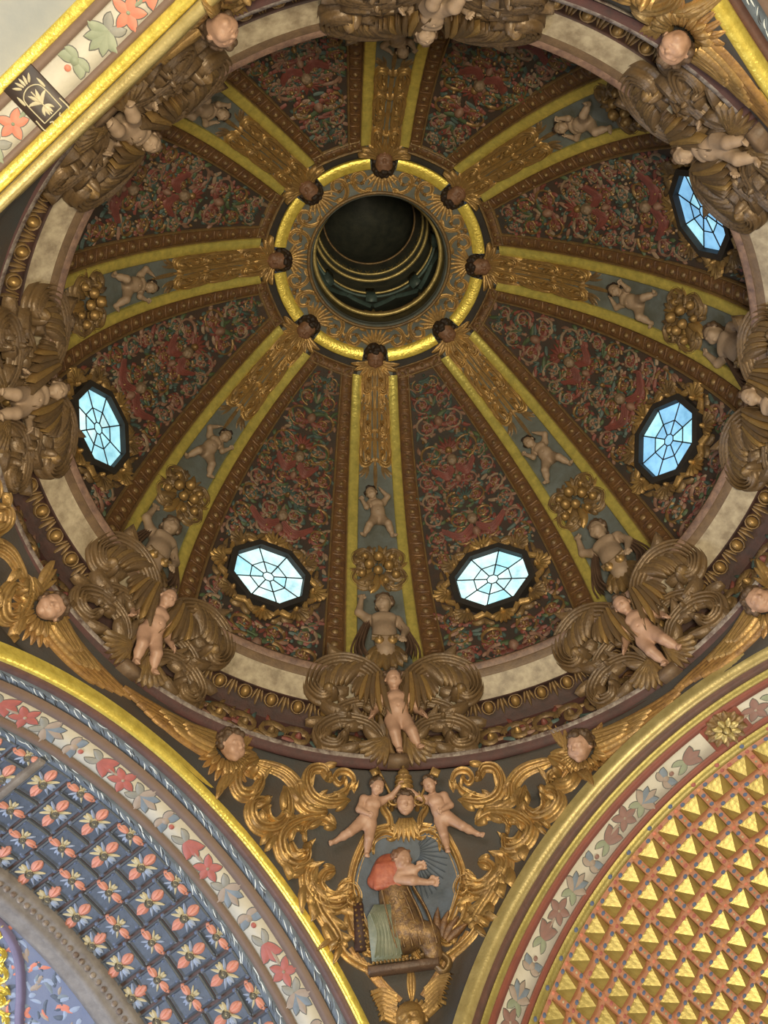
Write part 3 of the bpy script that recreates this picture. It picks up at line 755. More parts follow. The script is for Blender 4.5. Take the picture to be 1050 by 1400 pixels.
# ------------------------------------------------------------------ windows of the dome
def ngon(r, n=8, a0=math.pi/8): return np.array([(r*math.cos(a0 + 2*math.pi*i/n), r*math.sin(a0 + 2*math.pi*i/n)) for i in range(n)])
R1, R2, R3 = .69, .36, .11
o1, o2, o3 = ngon(R1), ngon(R2), ngon(R3)
def window_parts(root, glass, kinds):
    fr = MB()
    a = np.concatenate([ngon(.82), ngon(.82)[:1]]); b = np.concatenate([ngon(.70), ngon(.70)[:1]])
    P = np.stack([np.c_[a, np.full(9, -.12)], np.c_[a, np.full(9, .20)], np.c_[b, np.full(9, .20)], np.c_[b, np.full(9, .05)]])
    fr.add(sheet(P), 'window_frame'); part('window_frame', fr.mesh('window_frame', smooth=False), root)
    def pane(q, m): part('pane', MB().add(prism(q, .075, .095), m).mesh('pane', smooth=False), root)
    for i in range(8):
        j = (i + 1) % 8
        pane([o1[i], o1[j], o2[j], o2[i]], kinds[0] if (i*3 + glass) % 5 else kinds[1])
        pane([o2[i], o2[j], o3[j], o3[i]], kinds[0] if (i*5 + glass) % 4 else kinds[1])
    pane(o3, kinds[0])
    for i in range(8):
        j = (i + 1) % 8
        part('lead_bar', MB().add(tube([np.r_[o3[i], .10], np.r_[o1[i]*1.01, .10]], .0125, 5), 'lead'), root)
        part('lead_bar', MB().add(tube([np.r_[o2[i], .10], np.r_[o2[j], .10]], .011, 5), 'lead'), root)
        part('lead_bar', MB().add(tube([np.r_[o3[i], .10], np.r_[o3[j], .10]], .011, 5), 'lead'), root)
def wreath_parts(root):
    for i in range(8):
        a = i*math.pi/4; c = np.array([math.cos(a), math.sin(a)])*.93
        mb = MB()
        for q in np.linspace(-1.1, 1.1, 7): mb.add(leaf(c - .10*np.array([math.cos(a), math.sin(a)]), a + q, .30 - .05*abs(q), .034, .10, n=7, K=5, base=.10, lift=.08), 'gilt_dusty' if i % 2 else 'gilt')
        mb.add(boss(c - .09*np.array([math.cos(a), math.sin(a)]), .05, .10, 8, 3, base=.12), 'gilt')
        part('shell', mb, root)
        b = a + math.pi/8; mb = MB()
        pth = [(.88*math.cos(b + t), .88*math.sin(b + t)) for t in np.linspace(-.24, .24, 9)]
        pth = [np.array(p)*(1 + .07*math.cos(i2*math.pi/4)) for i2, p in enumerate(pth)]
        mb.add(ribbon(smooth_path(pth, 18), .04*np.sin(np.linspace(.5, 2.6, 18)), .10, K=6, fl=1, base=.10), 'gilt')
        for sx in (-1, 1): mb.add(leaf((.93*math.cos(b), .93*math.sin(b)), b + sx*.9, .24, .04, .08, bend=sx*1.1, base=.10), 'gilt_dusty')
        part('c_scroll', mb, root)
WIN = {22.5: ('glass_pale', 'glass_cyan', 'bright pale cyan octagonal window lower right of the oculus'), 337.5: ('glass_pale', 'glass_cyan', 'bright octagonal window lower left of the oculus with weathered grey panes'),
       67.5: ('glass_blue', 'glass_cyan', 'blue octagonal window at the right edge of the dome'), 292.5: ('glass_cyan', 'glass_pale', 'foreshortened cyan octagonal window at the left edge of the dome'),
       112.5: ('glass_blue', 'glass_cyan', 'deep blue octagonal window at the upper right, half covered by carving')}
wp = None
for i, (az, (g1, g2, lab)) in enumerate(WIN.items()):
    m = frame(dome_map(az), 0, S_WIN, 0.0)
    w = link('window_%d' % (i + 1), None, None, m, kind='structure', label=lab, category='window')
    window_parts(w, i, (g1, g2))
    lb = 'gilded wreath of shells around the dome window ' + GAP[az]
    if wp is None:
        wp = thing('gilded_wreath', lb, 'wreath', mw=m, group='gilded wreaths around the dome windows'); wreath_parts(wp)
    else: copy_tree(wp, m, lb)

# ------------------------------------------------------------------ figures
P_FLY = dict(pelvis=(0, .42, .02), chest=(.065, .635, .03), head=(.095, .875, .07), look=(.25, .25, -.12),
    sh_l=(-.055, .70, .02), el_l=(-.115, .55, .08), wr_l=(-.01, .50, .16), sh_r=(.18, .70, .02), el_r=(.30, .77, .05), wr_r=(.385, .90, .08),
    hip_l=(-.06, .395, .03), kn_l=(-.21, .25, .10), an_l=(-.37, .13, .05), to_l=(-.455, .085, .08),
    hip_r=(.06, .385, .03), kn_r=(.05, .20, .09), an_r=(.045, .035, .03), to_r=(.045, -.03, .09))
P_STAND = dict(pelvis=(0, .43, .02), chest=(-.01, .65, .04), head=(-.035, .885, .09), look=(.35, .12, .05),
    sh_l=(-.13, .70, .01), el_l=(-.235, .58, -.03), wr_l=(-.27, .46, .05), sh_r=(.12, .70, .01), el_r=(.225, .58, -.03), wr_r=(.27, .47, .05),
    hip_l=(-.06, .40, .03), kn_l=(-.045, .22, .08), an_l=(.0, .045, .02), to_l=(-.01, -.01, .10),
    hip_r=(.065, .40, .03), kn_r=(.13, .23, .09), an_r=(.195, .09, .03), to_r=(.225, .03, .10))
P_RIB = dict(pelvis=(.03, .42, .03), chest=(.01, .64, .06), head=(-.075, .85, .12), look=(.3, -.35, .25),
    sh_l=(-.10, .70, .05), el_l=(-.16, .57, .12), wr_l=(-.22, .66, .16), sh_r=(.11, .72, .04), el_r=(.19, .82, .08), wr_r=(.10, .92, .10),
    hip_l=(-.03, .40, .04), kn_l=(-.12, .22, .12), an_l=(-.20, .10, .03), to_l=(-.26, .06, .09),
    hip_r=(.09, .39, .03), kn_r=(.17, .24, .13), an_r=(.24, .10, .02), to_r=(.30, .05, .08))
def figure_meshes(pose, name, flesh, hair):
    (bv, bf), (hv, hf) = putto(pose)
    return MB().add((bv, bf), flesh).mesh(name), MB().add((hv, hf), hair).mesh('hair')
def place_figure(name, meshes, mw, label, cat, group=None):
    t = thing(name, label, cat, group=group, mw=mw)
    b = part('body', meshes[0], t); part('hair', meshes[1], t); return t
FLY_A = figure_meshes(P_FLY, 'body', 'flesh', 'hair_brown'); FLY_B = figure_meshes(mirror(P_FLY), 'body', 'flesh', 'hair_brown')
STAND = figure_meshes(P_STAND, 'body', 'flesh', 'hair_brown'); STAND_D = figure_meshes(mirror(P_STAND), 'body', 'flesh_dusty', 'hair_brown')
RIBP = figure_meshes(P_RIB, 'body', 'flesh_dusty', 'hair_dark'); RIBP_M = figure_meshes(mirror(P_RIB), 'body', 'flesh_dusty', 'hair_dark')

# cherub heads (fine)
def head_meshes(flesh, hair, seed, look=(0, 0, 0)):
    R = rot_xyz(*look); cl = Clay(); add_head(cl, (0, 0, 0), R, 1.0); pass
    h = MB().add(cl.mesh(.03), flesh); hv, hf = hair_mesh((0, 0, 0), R, 1.0, .03, seed, 80)
    return h.mesh('face'), MB().add((hv, hf), hair).mesh('hair')
HEAD_D = head_meshes('flesh_dark', 'hair_dark', 4); HEAD_G = head_meshes('flesh', 'hair_brown', 9, (.1, .3, 0)); HEAD_F = head_meshes('flesh', 'hair_gilt', 11)
HEAD_H = head_meshes('flesh', 'hair_brown', 9, (.1, -.3, 0))
def place_head(meshes, mw, name, label, group=None, face='face'):
    t = thing(name, label, 'cherub head', mw=mw, group=group)
    part(face, meshes[0], t); part('hair', meshes[1], t); return t
for az in AZ8:
    m = frame(oc_at(az), 0, -.34, .10)                       # Y points towards the middle of the oculus
    m = m @ Matrix.Rotation(math.radians(12), 4, 'X') @ Matrix.Scale(.44, 4)
    place_head(HEAD_D, m, 'cherub_head', 'dark curly cherub head at the gilt oculus ring, ' + PLACE[az].replace('on the rib', 'atop the rib'), 'cherub heads around the oculus')

# figures of the ribs: putto, fruit, bust; and on the cornice: console scrolls and standing putto
FRUIT = MB().add(boss((0, 0), .085, .10, 10, 5), 'gilt').add(boss((0, 0), .085, -.05, 10, 3), 'gilt_dusty'); FRUIT = FRUIT.mesh('fruit')
g = random.Random(3)
def bust():
    cl = Clay()
    cl.limb((0, .0, .02), (0, .35, .05), .13, .15, .05); cl.limb((0, .35, .05), (0, .58, .06), .16, .165, .06)
    for sx in (-1, 1): cl.egg((sx*.085, .58, .17), (.085, .07, .045), .05)
    cl.limb((0, .68, .05), (.02, .82, .08), .065, .06, .04)
    cl.limb((0, .64, .05), (-.19, .68, .04), .10, .075, .05); cl.limb((-.19, .68, .04), (-.33, .80, .08), .07, .055, .03); cl.limb((-.33, .80, .08), (-.29, 1.03, .12), .055, .038, .03)
    add_hand(cl, (-.29, 1.03, .12), (.05, 1, .1), (1, 0, .2), 1.5)
    cl.limb((0, .64, .05), (.19, .66, .04), .10, .075, .05); cl.limb((.19, .66, .04), (.29, .44, .05), .07, .055, .03); cl.limb((.29, .44, .05), (.24, .22, .12), .055, .038, .03)
    add_hand(cl, (.24, .22, .12), (-.1, -1, .2), (-1, 0, .2), 1.5)
    R = rot_xyz(.2, -.35, -.1); add_head(cl, (.02, .95, .12), R, .29)
    b = MB().add(cl.mesh(.013), 'flesh_dusty'); h = hair_mesh((.02, .95, .12), R, .29, .013, 6, 60)
    dr = MB()
    for sx in (-1, 1):
        for q in range(4): dr.add(ribbon(smooth_path([(sx*(.16 + .03*q), .74 - .02*q), (sx*(.24 + .035*q), .45), (sx*(.30 + .05*q), .12), (sx*(.24 + .07*q), -.12)], 16), .028, .05, K=5, base=.05 - .02*q), 'drape_brown')
    be = MB()
    for sx in (-1, 1):
        be.add(boss((sx*.085, .10), .07, .06, 10, 3, base=.14), 'gilt'); be.add(boss((sx*.085, .10), .045, .09, 10, 3, base=.14), 'gilt_dusty')
    be.add(ribbon(smooth_path([(-.18, .19), (0, .16), (.18, .19)], 12), .03, .05, K=5, base=.13), 'gilt_dusty')
    tail = MB()
    for a in np.linspace(-.9, .9, 7): tail.add(leaf((0, .12), -math.pi/2 + a, .50 - .12*abs(a), .075, .10, n=8, K=5, bend=-a*.5, base=.03), 'gilt_dusty')
    return b.mesh('torso'), MB().add(h, 'hair_brown').mesh('hair'), dr.mesh('drapery'), be.mesh('belt'), tail.mesh('leaf_skirt')
BUST = bust()

CON = {}
def console_side(sx):
    C_ = 'console_carving'
    big = MB()
    flute_leaf(big, C_, [(sx*.15, .80), (sx*.17, 1.25), (sx*.36, 1.62), (sx*.76, 1.80), (sx*1.14, 1.66), (sx*1.28, 1.34), (sx*1.14, 1.10), (sx*.95, 1.16)], .17, .24, 3, 0, None, 40, .10, K=13, fl=5)
    for q in range(6): big.add(leaf((sx*(.45 + .12*q), 1.70 + .03*q - .012*q*q), -math.pi/2 + sx*(.9 - .12*q), .50, .055, .20, n=8, K=5, bend=-sx*.8, base=.10), 'gilt_dusty' if q % 2 else C_)
    drop = MB()
    for q in range(7): drop.add(leaf((sx*(.20 + .055*q), 1.52 - .02*q), -math.pi/2 + sx*(.10*q - .08), .86 - .09*q, .046, .14, n=9, K=5, bend=-sx*.25, base=.16, lift=.06), 'gilt' if q in (1, 4) else C_)
    low = MB()
    flute_leaf(low, C_, [(sx*.18, .34), (sx*.42, .64), (sx*.84, .72), (sx*1.14, .54), (sx*1.10, .30), (sx*.90, .24), (sx*.80, .38)], .13, .20, 4, 0, None, 34, .08, K=11, fl=4)
    mid = MB()
    flute_leaf(mid, C_, [(sx*.22, .92), (sx*.52, 1.06), (sx*.84, .94), (sx*.88, .78), (sx*.72, .74)], .085, .17, 3, 0, None, 22, .06, K=9, fl=3)
    foot = MB()
    for a in np.linspace(-.5, .7, 6): foot.add(leaf((sx*.16, .34), -math.pi/2 + sx*(a + .55), .46, .050, .12, n=8, K=5, bend=sx*.3, base=.08), 'gilt_dusty')
    eye = MB().add(boss((sx*1.02, 1.18), .13, .30, 12, 5), 'gilt_dusty')
    return [(n, m.mesh(n)) for n, m in (('acanthus_scroll', big), ('drooping_leaves', drop), ('acanthus_scroll', low), ('acanthus_scroll', mid), ('leaf_fan', foot), ('scroll_eye', eye))]
SIDES = console_side(-1) + console_side(1)
HERM = MB()
for sx in (-1, 1): HERM.add(ribbon(smooth_path([(sx*.10, .9), (sx*.13, .5), (sx*.10, .2), (sx*.02, .02)], 14), .06, .10, K=6), 'gilt_dusty')
HERM.add(prism([(-.16, -.10), (.16, -.10), (.13, .03), (-.13, .03)], -.1, .16), 'brown_wood'); HERM = HERM.mesh('bracket')

for k, az in enumerate(AZ8):
    f = dome_map(az); pl = PLACE[az]
    ml = k in (1, 2, 4, 6, 7)
    m = frame(f, 0.0, 4.86, .06, 0, 1.22)
    place_figure('rib_putto', RIBP_M if k in (3, 7, 6, 2) else RIBP, m, 'dusty naked putto with dark curls kicking ' + pl, 'putto', 'putti on the dome ribs')
    fm = frame(f, 0, 4.12, .08, 0, 1.15)
    t = thing('fruit_cluster', 'cluster of gilded fruit and leaves below the putto ' + pl, 'fruit', mw=fm, group='gilded fruit clusters on the ribs')
    for (x, y, z, s) in ((-.16, .02, .1, 1), (.16, .0, .1, 1), (0, .17, .12, 1.05), (-.02, -.12, .12, .95), (-.28, -.14, .06, .8), (.27, -.16, .06, .85), (-.22, .24, .05, .75), (.22, .22, .05, .75), (.1, -.28, .06, .7)):
        part('fruit', FRUIT, t, mw=Matrix.Translation((x, y, z)) @ Matrix.Scale(s, 4))
    lv = MB()
    for a in np.linspace(0, 6.28, 11)[:-1]: lv.add(leaf((.12*math.cos(a), .12*math.sin(a)), a + .2, .40, .075, .10, n=8, K=5, bend=.8*(1 if math.cos(a) > 0 else -1)), 'gilt_dusty' if int(a*2) % 2 else 'gilt')
    part('leaves', lv, t)
    for sx in (-1, 1):
        sc2 = MB(); flute_leaf(sc2, 'gilt_dusty', [(sx*.06, -.30), (sx*.26, -.38), (sx*.42, -.22), (sx*.36, -.04), (sx*.24, -.08)], .055, .13, 2, 0, None, 22, .045)
        flute_leaf(sc2, 'gilt_dusty', [(sx*.06, .28), (sx*.24, .40), (sx*.40, .28), (sx*.36, .10), (sx*.25, .14)], .055, .13, 2, 0, None, 22, .045)
        part('side_scroll', sc2, t)
    bm = frame(f, 0.02, 1.86, .12, 0, 1.30)
    t = thing('atlas_bust', 'dusty half figure with one arm raised to the fruit ' + pl, 'statue', mw=bm, group='half figures at the foot of the ribs')
    for nme, me in zip(('torso', 'hair', 'drapery', 'belt', 'leaf_skirt'), BUST): part(nme, me, t)
    cm = frame_ring(az, 5.44, 15.02, 21, 0, 1.0)
    t = thing('acanthus_console', 'brown and gold acanthus console over the cornice, ' + pl.replace('on the rib', 'under the rib'), 'ornament', mw=cm, group='acanthus consoles on the cornice')
    for nme, me in SIDES: part(nme, me, t)
    part('bracket', HERM, t)
    pm = frame_ring(az + .3, 5.36, 15.06, 21, 0, 1.45)
    place_figure('cornice_putto', STAND if k in (0, 1, 7) else STAND_D, pm, 'naked putto standing on the cornice ' + pl.replace('on the rib', 'under the rib'), 'putto', 'putti standing on the cornice')

# ------------------------------------------------------------------ pendentives
SIDE_WORD = {'front': 'front pendentive in the lower middle', 'left': 'left pendentive', 'right': 'right pendentive', 'back': 'rear pendentive at the top'}
def pend_surface(side):
    A, sa, B, sb, c = PEND[side]
    zs = np.concatenate([np.linspace(14.955, 14.0, 18), np.linspace(13.95, 10.4, 34)]); rows = []
    wrap = lambda a: (a - c + 180) % 360 - 180
    for z in zs:
        a0 = float(wrap(_edge(A, sa, np.array(z))[0])); a1 = float(wrap(_edge(B, sb, np.array(z))[0]))
        if a1 < a0: a0 = a1 = (a0 + a1)/2
        az = c + np.linspace(a0, a1, 49); r = pend_r(side, az, z); a = np.radians(az)
        rows.append(np.stack([r*np.sin(a), r*np.cos(a), 0*a + z], -1))
    return MB().add(sheet(np.array(rows)), 'pendentive_ground')
PND = {}
for i, sd in enumerate(('front', 'left', 'right', 'back')):
    PND[sd] = structure('wall_' + sd, pend_surface(sd), 'dark curved ' + SIDE_WORD[sd] + ' under the dome ring')

def T0(f, x, y):                                           # where a thing stands on the wall
    return f(np.array([[x, y, 0.]]))[0]
def mthing(name, label, cat, f, x, y, group=None):
    o = T0(f, x, y); return thing(name, label, cat, tuple(o), group), tuple(o)

SCROLLS = {   # centre lines in metres on the pendentive, left half, measured from its axis
 'S1': ([(-2.50, 14.72), (-2.03, 14.72), (-1.76, 14.58), (-1.69, 14.38), (-1.50, 14.27), (-1.20, 14.29)], .13, .16, 0, 0),
 'S1c': ([(-2.42, 14.80), (-2.66, 14.62), (-2.76, 14.33), (-2.64, 14.16), (-2.42, 14.24), (-2.35, 14.46), (-2.50, 14.52)], .115, .20, 2, .08),
 'S2': ([(-1.95, 14.52), (-1.82, 14.24), (-1.88, 14.02), (-2.08, 13.89), (-2.29, 13.86), (-2.42, 13.96), (-2.38, 14.12), (-2.22, 14.18)], .115, .22, 3, .08),
 'S2i': ([(-1.85, 14.12), (-1.98, 13.98), (-2.14, 13.98), (-2.20, 14.06)], .06, .26, 0, .05),
 'S3': ([(-.85, 14.52), (-1.20, 14.42), (-1.47, 14.47), (-1.59, 14.66), (-1.54, 14.84), (-1.36, 14.88), (-1.25, 14.78)], .095, .20, 3, .06),
 'S3t': ([(-1.42, 14.44), (-1.15, 14.50), (-.95, 14.62), (-.90, 14.72)], .07, .18, 2, 0),
 'S4': ([(-.80, 14.62), (-.82, 14.82), (-.93, 14.90), (-1.08, 14.88), (-1.14, 14.78), (-1.06, 14.71), (-.99, 14.78)], .05, .15, 1, .05),
 'S5': ([(-1.20, 14.25), (-1.55, 14.14), (-1.80, 13.98), (-1.88, 13.82), (-1.80, 13.66), (-1.62, 13.62), (-1.46, 13.70), (-1.46, 13.84)], .11, .22, 4, .06),
 'S5b': ([(-1.72, 13.84), (-1.62, 13.74), (-1.50, 13.78)], .055, .25, 0, .04),
 'S5t': ([(-1.05, 14.12), (-1.30, 14.18), (-1.50, 14.08), (-1.58, 13.96)], .07, .20, 2, 0),
 'S6': ([(-1.30, 13.72), (-1.40, 13.56), (-1.35, 13.40), (-1.18, 13.29), (-.95, 13.29), (-.76, 13.42)], .13, .20, 5, .05),
 'S6b': ([(-1.32, 13.48), (-1.18, 13.20), (-1.02, 13.04), (-.92, 12.90), (-.98, 12.82)], .10, .22, 4, .05),
 'S6c': ([(-1.00, 13.68), (-1.15, 13.62), (-1.20, 13.48), (-1.02, 13.40), (-.80, 13.50)], .07, .18, 3, 0),
 'S7': ([(-.92, 12.98), (-.84, 12.79), (-.64, 12.69), (-.38, 12.64), (-.19, 12.69), (-.09, 12.83), (-.14, 12.97)], .06, .18, 1, .04),
 'S8': ([(-.12, 14.22), (-.50, 14.11), (-.64, 13.94), (-.73, 13.73), (-.75, 13.52), (-.64, 13.26), (-.46, 12.95)], .085, .17, 0, .05),
 'S9': ([(-.95, 13.52), (-.76, 13.56), (-.66, 13.44), (-.74, 13.32), (-.88, 13.36)], .05, .20, 2, .04),
 'S10': ([(-.80, 13.25), (-.70, 13.02), (-.52, 12.90)], .06, .16, 2, .03),
 'S11': ([(-.60, 12.88), (-.48, 12.82), (-.40, 12.90), (-.46, 12.96)], .04, .13, 1, .03)}
def mirror_path(p, sx): return [(-sx*x, y) for x, y in p]   # sx = -1 keeps the left half

def scrollwork(side, names, halves, root, o, x0, f):
    for nme in names:
        pth, w, h, lob, ball = SCROLLS[nme]
        for sx in halves:
            q = [(x0 + x, y) for x, y in mirror_path(pth, sx)]; mb = MB()
            sd = 0
            flute_leaf(mb, 'gilt', q, w, h, lob, sd, f, 30, ball or None, K=11, fl=3 if w > .09 else 2)
            part('acanthus_scroll', mb, root, o)

def winged_cherub(side, sx, x0, f, label):
    cx, cy = x0 + sx*3.02, 14.60
    t, o = mthing('winged_cherub', label, 'cherub', f, cx, cy, 'winged cherub heads of the pendentives')
    m = frame(f, cx, cy + .02, .24, spin=-sx*.35, scale=.43); m.translation -= Vector(o)
    hm = HEAD_G if sx < 0 else HEAD_H
    part('face', hm[0], t, mw=m @ Matrix.Rotation(.35, 4, 'X')); part('hair', hm[1], t, mw=m @ Matrix.Rotation(.35, 4, 'X'))
    co_ = MB()
    for ring, (r0, L, n) in enumerate(((.26, .30, 17), (.20, .22, 13))):
        for a in np.linspace(math.radians(165), math.radians(395), n):
            co_.add(leaf((cx + r0*math.cos(a), cy + .05 + r0*.8*math.sin(a)), a, L, .055, .09, n=7, K=6, base=.06*ring), 'gilt' if ring else 'feather_gilt', f)
    part('feather_collar', co_, t, o)
    # long wing along the ring, short wing on the other side
    for j in range(3):
        for q in range(5 - j):
            mb = MB()
            y0 = cy + .20 - .085*q - .02*j; L = (1.75 - .16*q, 1.05 - .1*q, .62 - .05*q)[j]
            ye = 14.60 - .045*q
            p = smooth_path([(cx + sx*.26, y0), (cx + sx*(.26 + L*.5), (y0*.5 + ye*.5)), (cx + sx*(.26 + L), ye)], 14)
            tt = np.linspace(0, 1, 14)
            mb.add(ribbon(p, .062*np.sin(np.pi*np.clip(.25 + .75*tt, 0, 1))**.5 + .008, .07, K=6, fl=1, flute=.3, base=.03 + .05*j), 'feather_gilt' if j == 0 else 'gilt', f)
            part('feather', mb, t, o)
    for q in range(4):
        mb = MB().add(leaf((cx - sx*.26, cy + .22 - .07*q), math.pi/2 + sx*(-.1 + .32*q)*-1 - (-sx)*.3, .42, .06, .09, n=8, K=6, base=.05), 'gilt', f)
        part('feather', mb, t, o)
    for q in range(3):
        mb = MB().add(leaf((cx - sx*(.10 + .1*q), cy - .26 + .04*q), -math.pi/2 - sx*(.15 + .25*q)*-1, .46, .06, .10, n=8, K=6, base=.05), 'gilt', f)
        part('feather', mb, t, o)

MAP = {sd: pend_map(sd) for sd in PEND}
f = MAP['front']; X0 = .27
root, o = mthing('gilded_scrollwork', 'gilded acanthus scrollwork around the oval relief', 'ornament', f, X0, 13.6)
scrollwork('front', list(SCROLLS), (-1, 1), root, o, X0, f)
for sx in (-1, 1):       # ribs of the tail bracket
    for q in range(5):
        p = smooth_path([(X0 + sx*(.74 - .07*q), 12.86 - .05*q), (X0 + sx*(.52 - .05*q), 12.62 - .03*q), (X0 + sx*(.30 - .03*q), 12.40 - .01*q), (X0 + sx*(.20 - .02*q), 12.30)], 14)
        part('tail_rib', MB().add(ribbon(p, .035, .08 + .01*q, K=5, fl=1), 'feather_gilt', f), root, o)
    for q in range(7):
        y = 12.38 - .052*q
        p = smooth_path([(X0 + sx*.50 - sx*.025*q, y - .02), (X0 + sx*.34, y + .035), (X0 + sx*.17, y - .03)], 12)
        part('wing_rib', MB().add(ribbon(p, .030, .13, K=5, fl=1, base=.04), 'gilt', f), root, o)
part('spike', MB().add(leaf((X0, 12.66), -math.pi/2, .40, .06, .14, n=10, K=7), 'gilt', f), root, o)
for sx in (-1, 1): part('acanthus_leaf', MB().add(leaf((X0 + sx*.05, 12.95), -math.pi/2 + sx*.25, .34, .07, .12, n=8, K=6, bend=sx*.9), 'gilt', f), root, o)

winged_cherub('front', -1, X0, f, 'winged cherub head at the left end of the front pendentive')
winged_cherub('front', 1, X0, f, 'winged cherub head at the right end of the front pendentive')
for side, hv, x0 in (('left', 1, .19), ('right', -1, .40), ('back', 1, .19), ('back', -1, .10)):
    ff = MAP[side]
    winged_cherub(side, hv, x0, ff, 'winged cherub head on the ' + SIDE_WORD[side] + (', its right-hand one' if hv > 0 else ', its left-hand one'))
for side, hv in (('left', (1,)), ('right', (-1,)), ('back', (-1, 1))):
    ff = MAP[side]; r2, o2 = mthing('gilded_scrollwork', 'gilded acanthus scrollwork on the ' + SIDE_WORD[side], 'ornament', ff, .25, 13.8)
    scrollwork(side, ['S1', 'S1c', 'S2', 'S3', 'S4', 'S5', 'S6'], hv, r2, o2, .25, ff)

# oval relief: a robed bearded man at his desk
def reliefs():
    t, o = mthing('oval_relief', 'oval relief of a robed man in an orange red cape on the front pendentive', 'relief', f, X0, 13.5)
    a = np.linspace(0, 2*math.pi, 33)
    n = 10; P = np.stack([np.stack([X0 + .74*q*np.cos(a), 13.52 + .66*q*np.sin(a), np.full(33, .05)], -1) for q in np.linspace(.01, 1, n)])
    part('blue_ground', MB().add(sheet(P), 'panel_blue', f), t, o, 'faded blue ground')
    mb = MB()
    for q in np.linspace(-1.15, 1.0, 16):
        c = np.array([X0 + .10, 13.92]); p = [c + r*np.array([math.cos(q - .35), math.sin(q - .35)])*np.array([1, 1.1]) for r in (.10, .32, .50)]
        mb.add(ribbon(smooth_path(p, 8), .014, .03, K=4, fl=0, flute=0, base=.05), 'panel_blue', f)
    part('rays', mb, t, o)
    fr = frame(f, X0 - .02, 12.93, .08, 0, 1.1); fr.translation -= Vector(o)
    # local figure coordinates in metres: x right, y up, z out
    cl = Clay()
    cl.limb((-.05, .10, .10), (-.08, .55, .14), .26, .20, .08); cl.limb((-.08, .55, .14), (-.10, .75, .16), .20, .17, .06)
    cl.limb((-.02, .15, .14), (.26, .02, .20), .20, .15, .08); cl.limb((.26, .02, .20), (.30, -.20, .16), .14, .12, .06)
    bro = MB().add(cl.mesh(.016), 'brocade'); part('brocade_robe', bro, t, mw=fr)
    fold = MB()
    for q in range(6): fold.add(ribbon(smooth_path([(-.24 + .08*q, .60), (-.20 + .10*q, .25), (-.14 + .10*q, -.12)], 14), .022, .05, K=5, base=.32), 'brocade')
    for (x, y) in ((-.12, .45), (.02, .30), (-.10, .18), (.08, .12), (.0, .50)): fold.add(ribbon(spiral((x, y), .07, .02, 0, 1.2, 14), .012, .03, K=4, fl=0, flute=0, base=.34), 'gilt_dusty')
    part('robe_folds', fold, t, mw=fr)
    cp = Clay(); cp.egg((-.16, .86, .20), (.19, .17, .15), .06); cp.egg((-.22, .76, .20), (.20, .13, .14), .06); cp.egg((-.12, .98, .15), (.17, .12, .13), .05)
    for q in range(5): cp.limb((-.30 + .07*q, .66, .30), (-.26 + .06*q, .92, .30), .045, .035, .03)
    part('red_cape', MB().add(cp.mesh(.014), 'cape_red'), t, mw=fr, label='orange red hooded cape')
    hd = Clay(); R = rot_xyz(.15, .75, -.15); add_head(hd, (.06, .96, .30), R, .27)
    for q in range(6): hd.limb((.10 + .015*q, .84, .36), (.12 + .02*q, .74 - .01*q, .36), .035, .02, .02)
    hd.limb((.0, .80, .25), (.03, .90, .28), .08, .07, .04)
    hd.limb((-.02, .72, .30), (.16, .66, .38), .075, .06, .03); hd.limb((.16, .66, .38), (.34, .62, .36), .055, .04, .03); add_hand(hd, (.34, .62, .36), (1, -.1, .1), (0, 1, .2), 1.7)
    hd.limb((.02, .78, .32), (.22, .80, .36), .06, .045, .03); add_hand(hd, (.22, .80, .36), (.9, .3, .1), (0, 1, .2), 1.6)
    part('head_and_hands', MB().add(hd.mesh(.0115), 'flesh'), t, mw=fr)
    hv = hair_mesh((.06, .96, .30), R, .27, .012, 8, 50); part('hair', MB().add(hv, 'flesh_dark'), t, mw=fr)
    bk = MB().add(prism([(-.46, -.22), (-.10, -.24), (-.06, .30), (-.16, .42), (-.36, .44), (-.46, .30)], .05, .33), 'robe_green')
    for q in range(7): bk.add(ribbon(smooth_path([(-.42 + .05*q, .34 - .01*q*q*.3), (-.36 + .04*q, .08), (-.42 + .055*q, -.20)], 12), .018, .04, K=5, base=.32), 'robe_green')
    part('green_drapery', bk, t, mw=fr, label='pale green hanging drapery')
    fg = MB()
    for q in range(12): fg.add(boss((-.44 + .046*q, -.25), .022, .05, 6, 2, base=.30), 'gilt')
    part('fringe', fg, t, mw=fr, stuff=True)
    ch = MB().add(prism([(-.66, -.05), (-.52, -.05), (-.50, .52), (-.62, .52)], .02, .20), 'bole')
    ch.add(boss((-.56, .58), .06, .14, 8, 3, base=.06), 'gilt_dusty')
    part('chair_back', ch, t, mw=fr)
    st = MB()
    for q in range(9):
        for x in (-.60, -.53): st.add(boss((x + .003*q, .50 - .065*q), .020, .035, 6, 2, base=.19), 'gilt')
    part('studs', st, t, mw=fr, stuff=True)
    ft = MB()
    for q in range(4): ft.add(leaf((.40 + .03*q, .02 - .03*q), math.pi/2 - .3*q, .34, .05, .10, n=7, K=5, bend=-.5, base=.12), 'gilt_dark')
    ft.add(ribbon(smooth_path([(.14, -.20), (.34, -.18), (.48, -.30), (.40, -.42), (.32, -.34)], 18), .045, .10, K=6, base=.12), 'gilt_dusty')
    part('chair_scroll', ft, t, mw=fr)
    bs = MB().add(boxgrid(-.52, .36, -.36, -.26, .0, .26, .02), 'drape_brown'); part('plinth', bs, t, mw=fr)
reliefs()

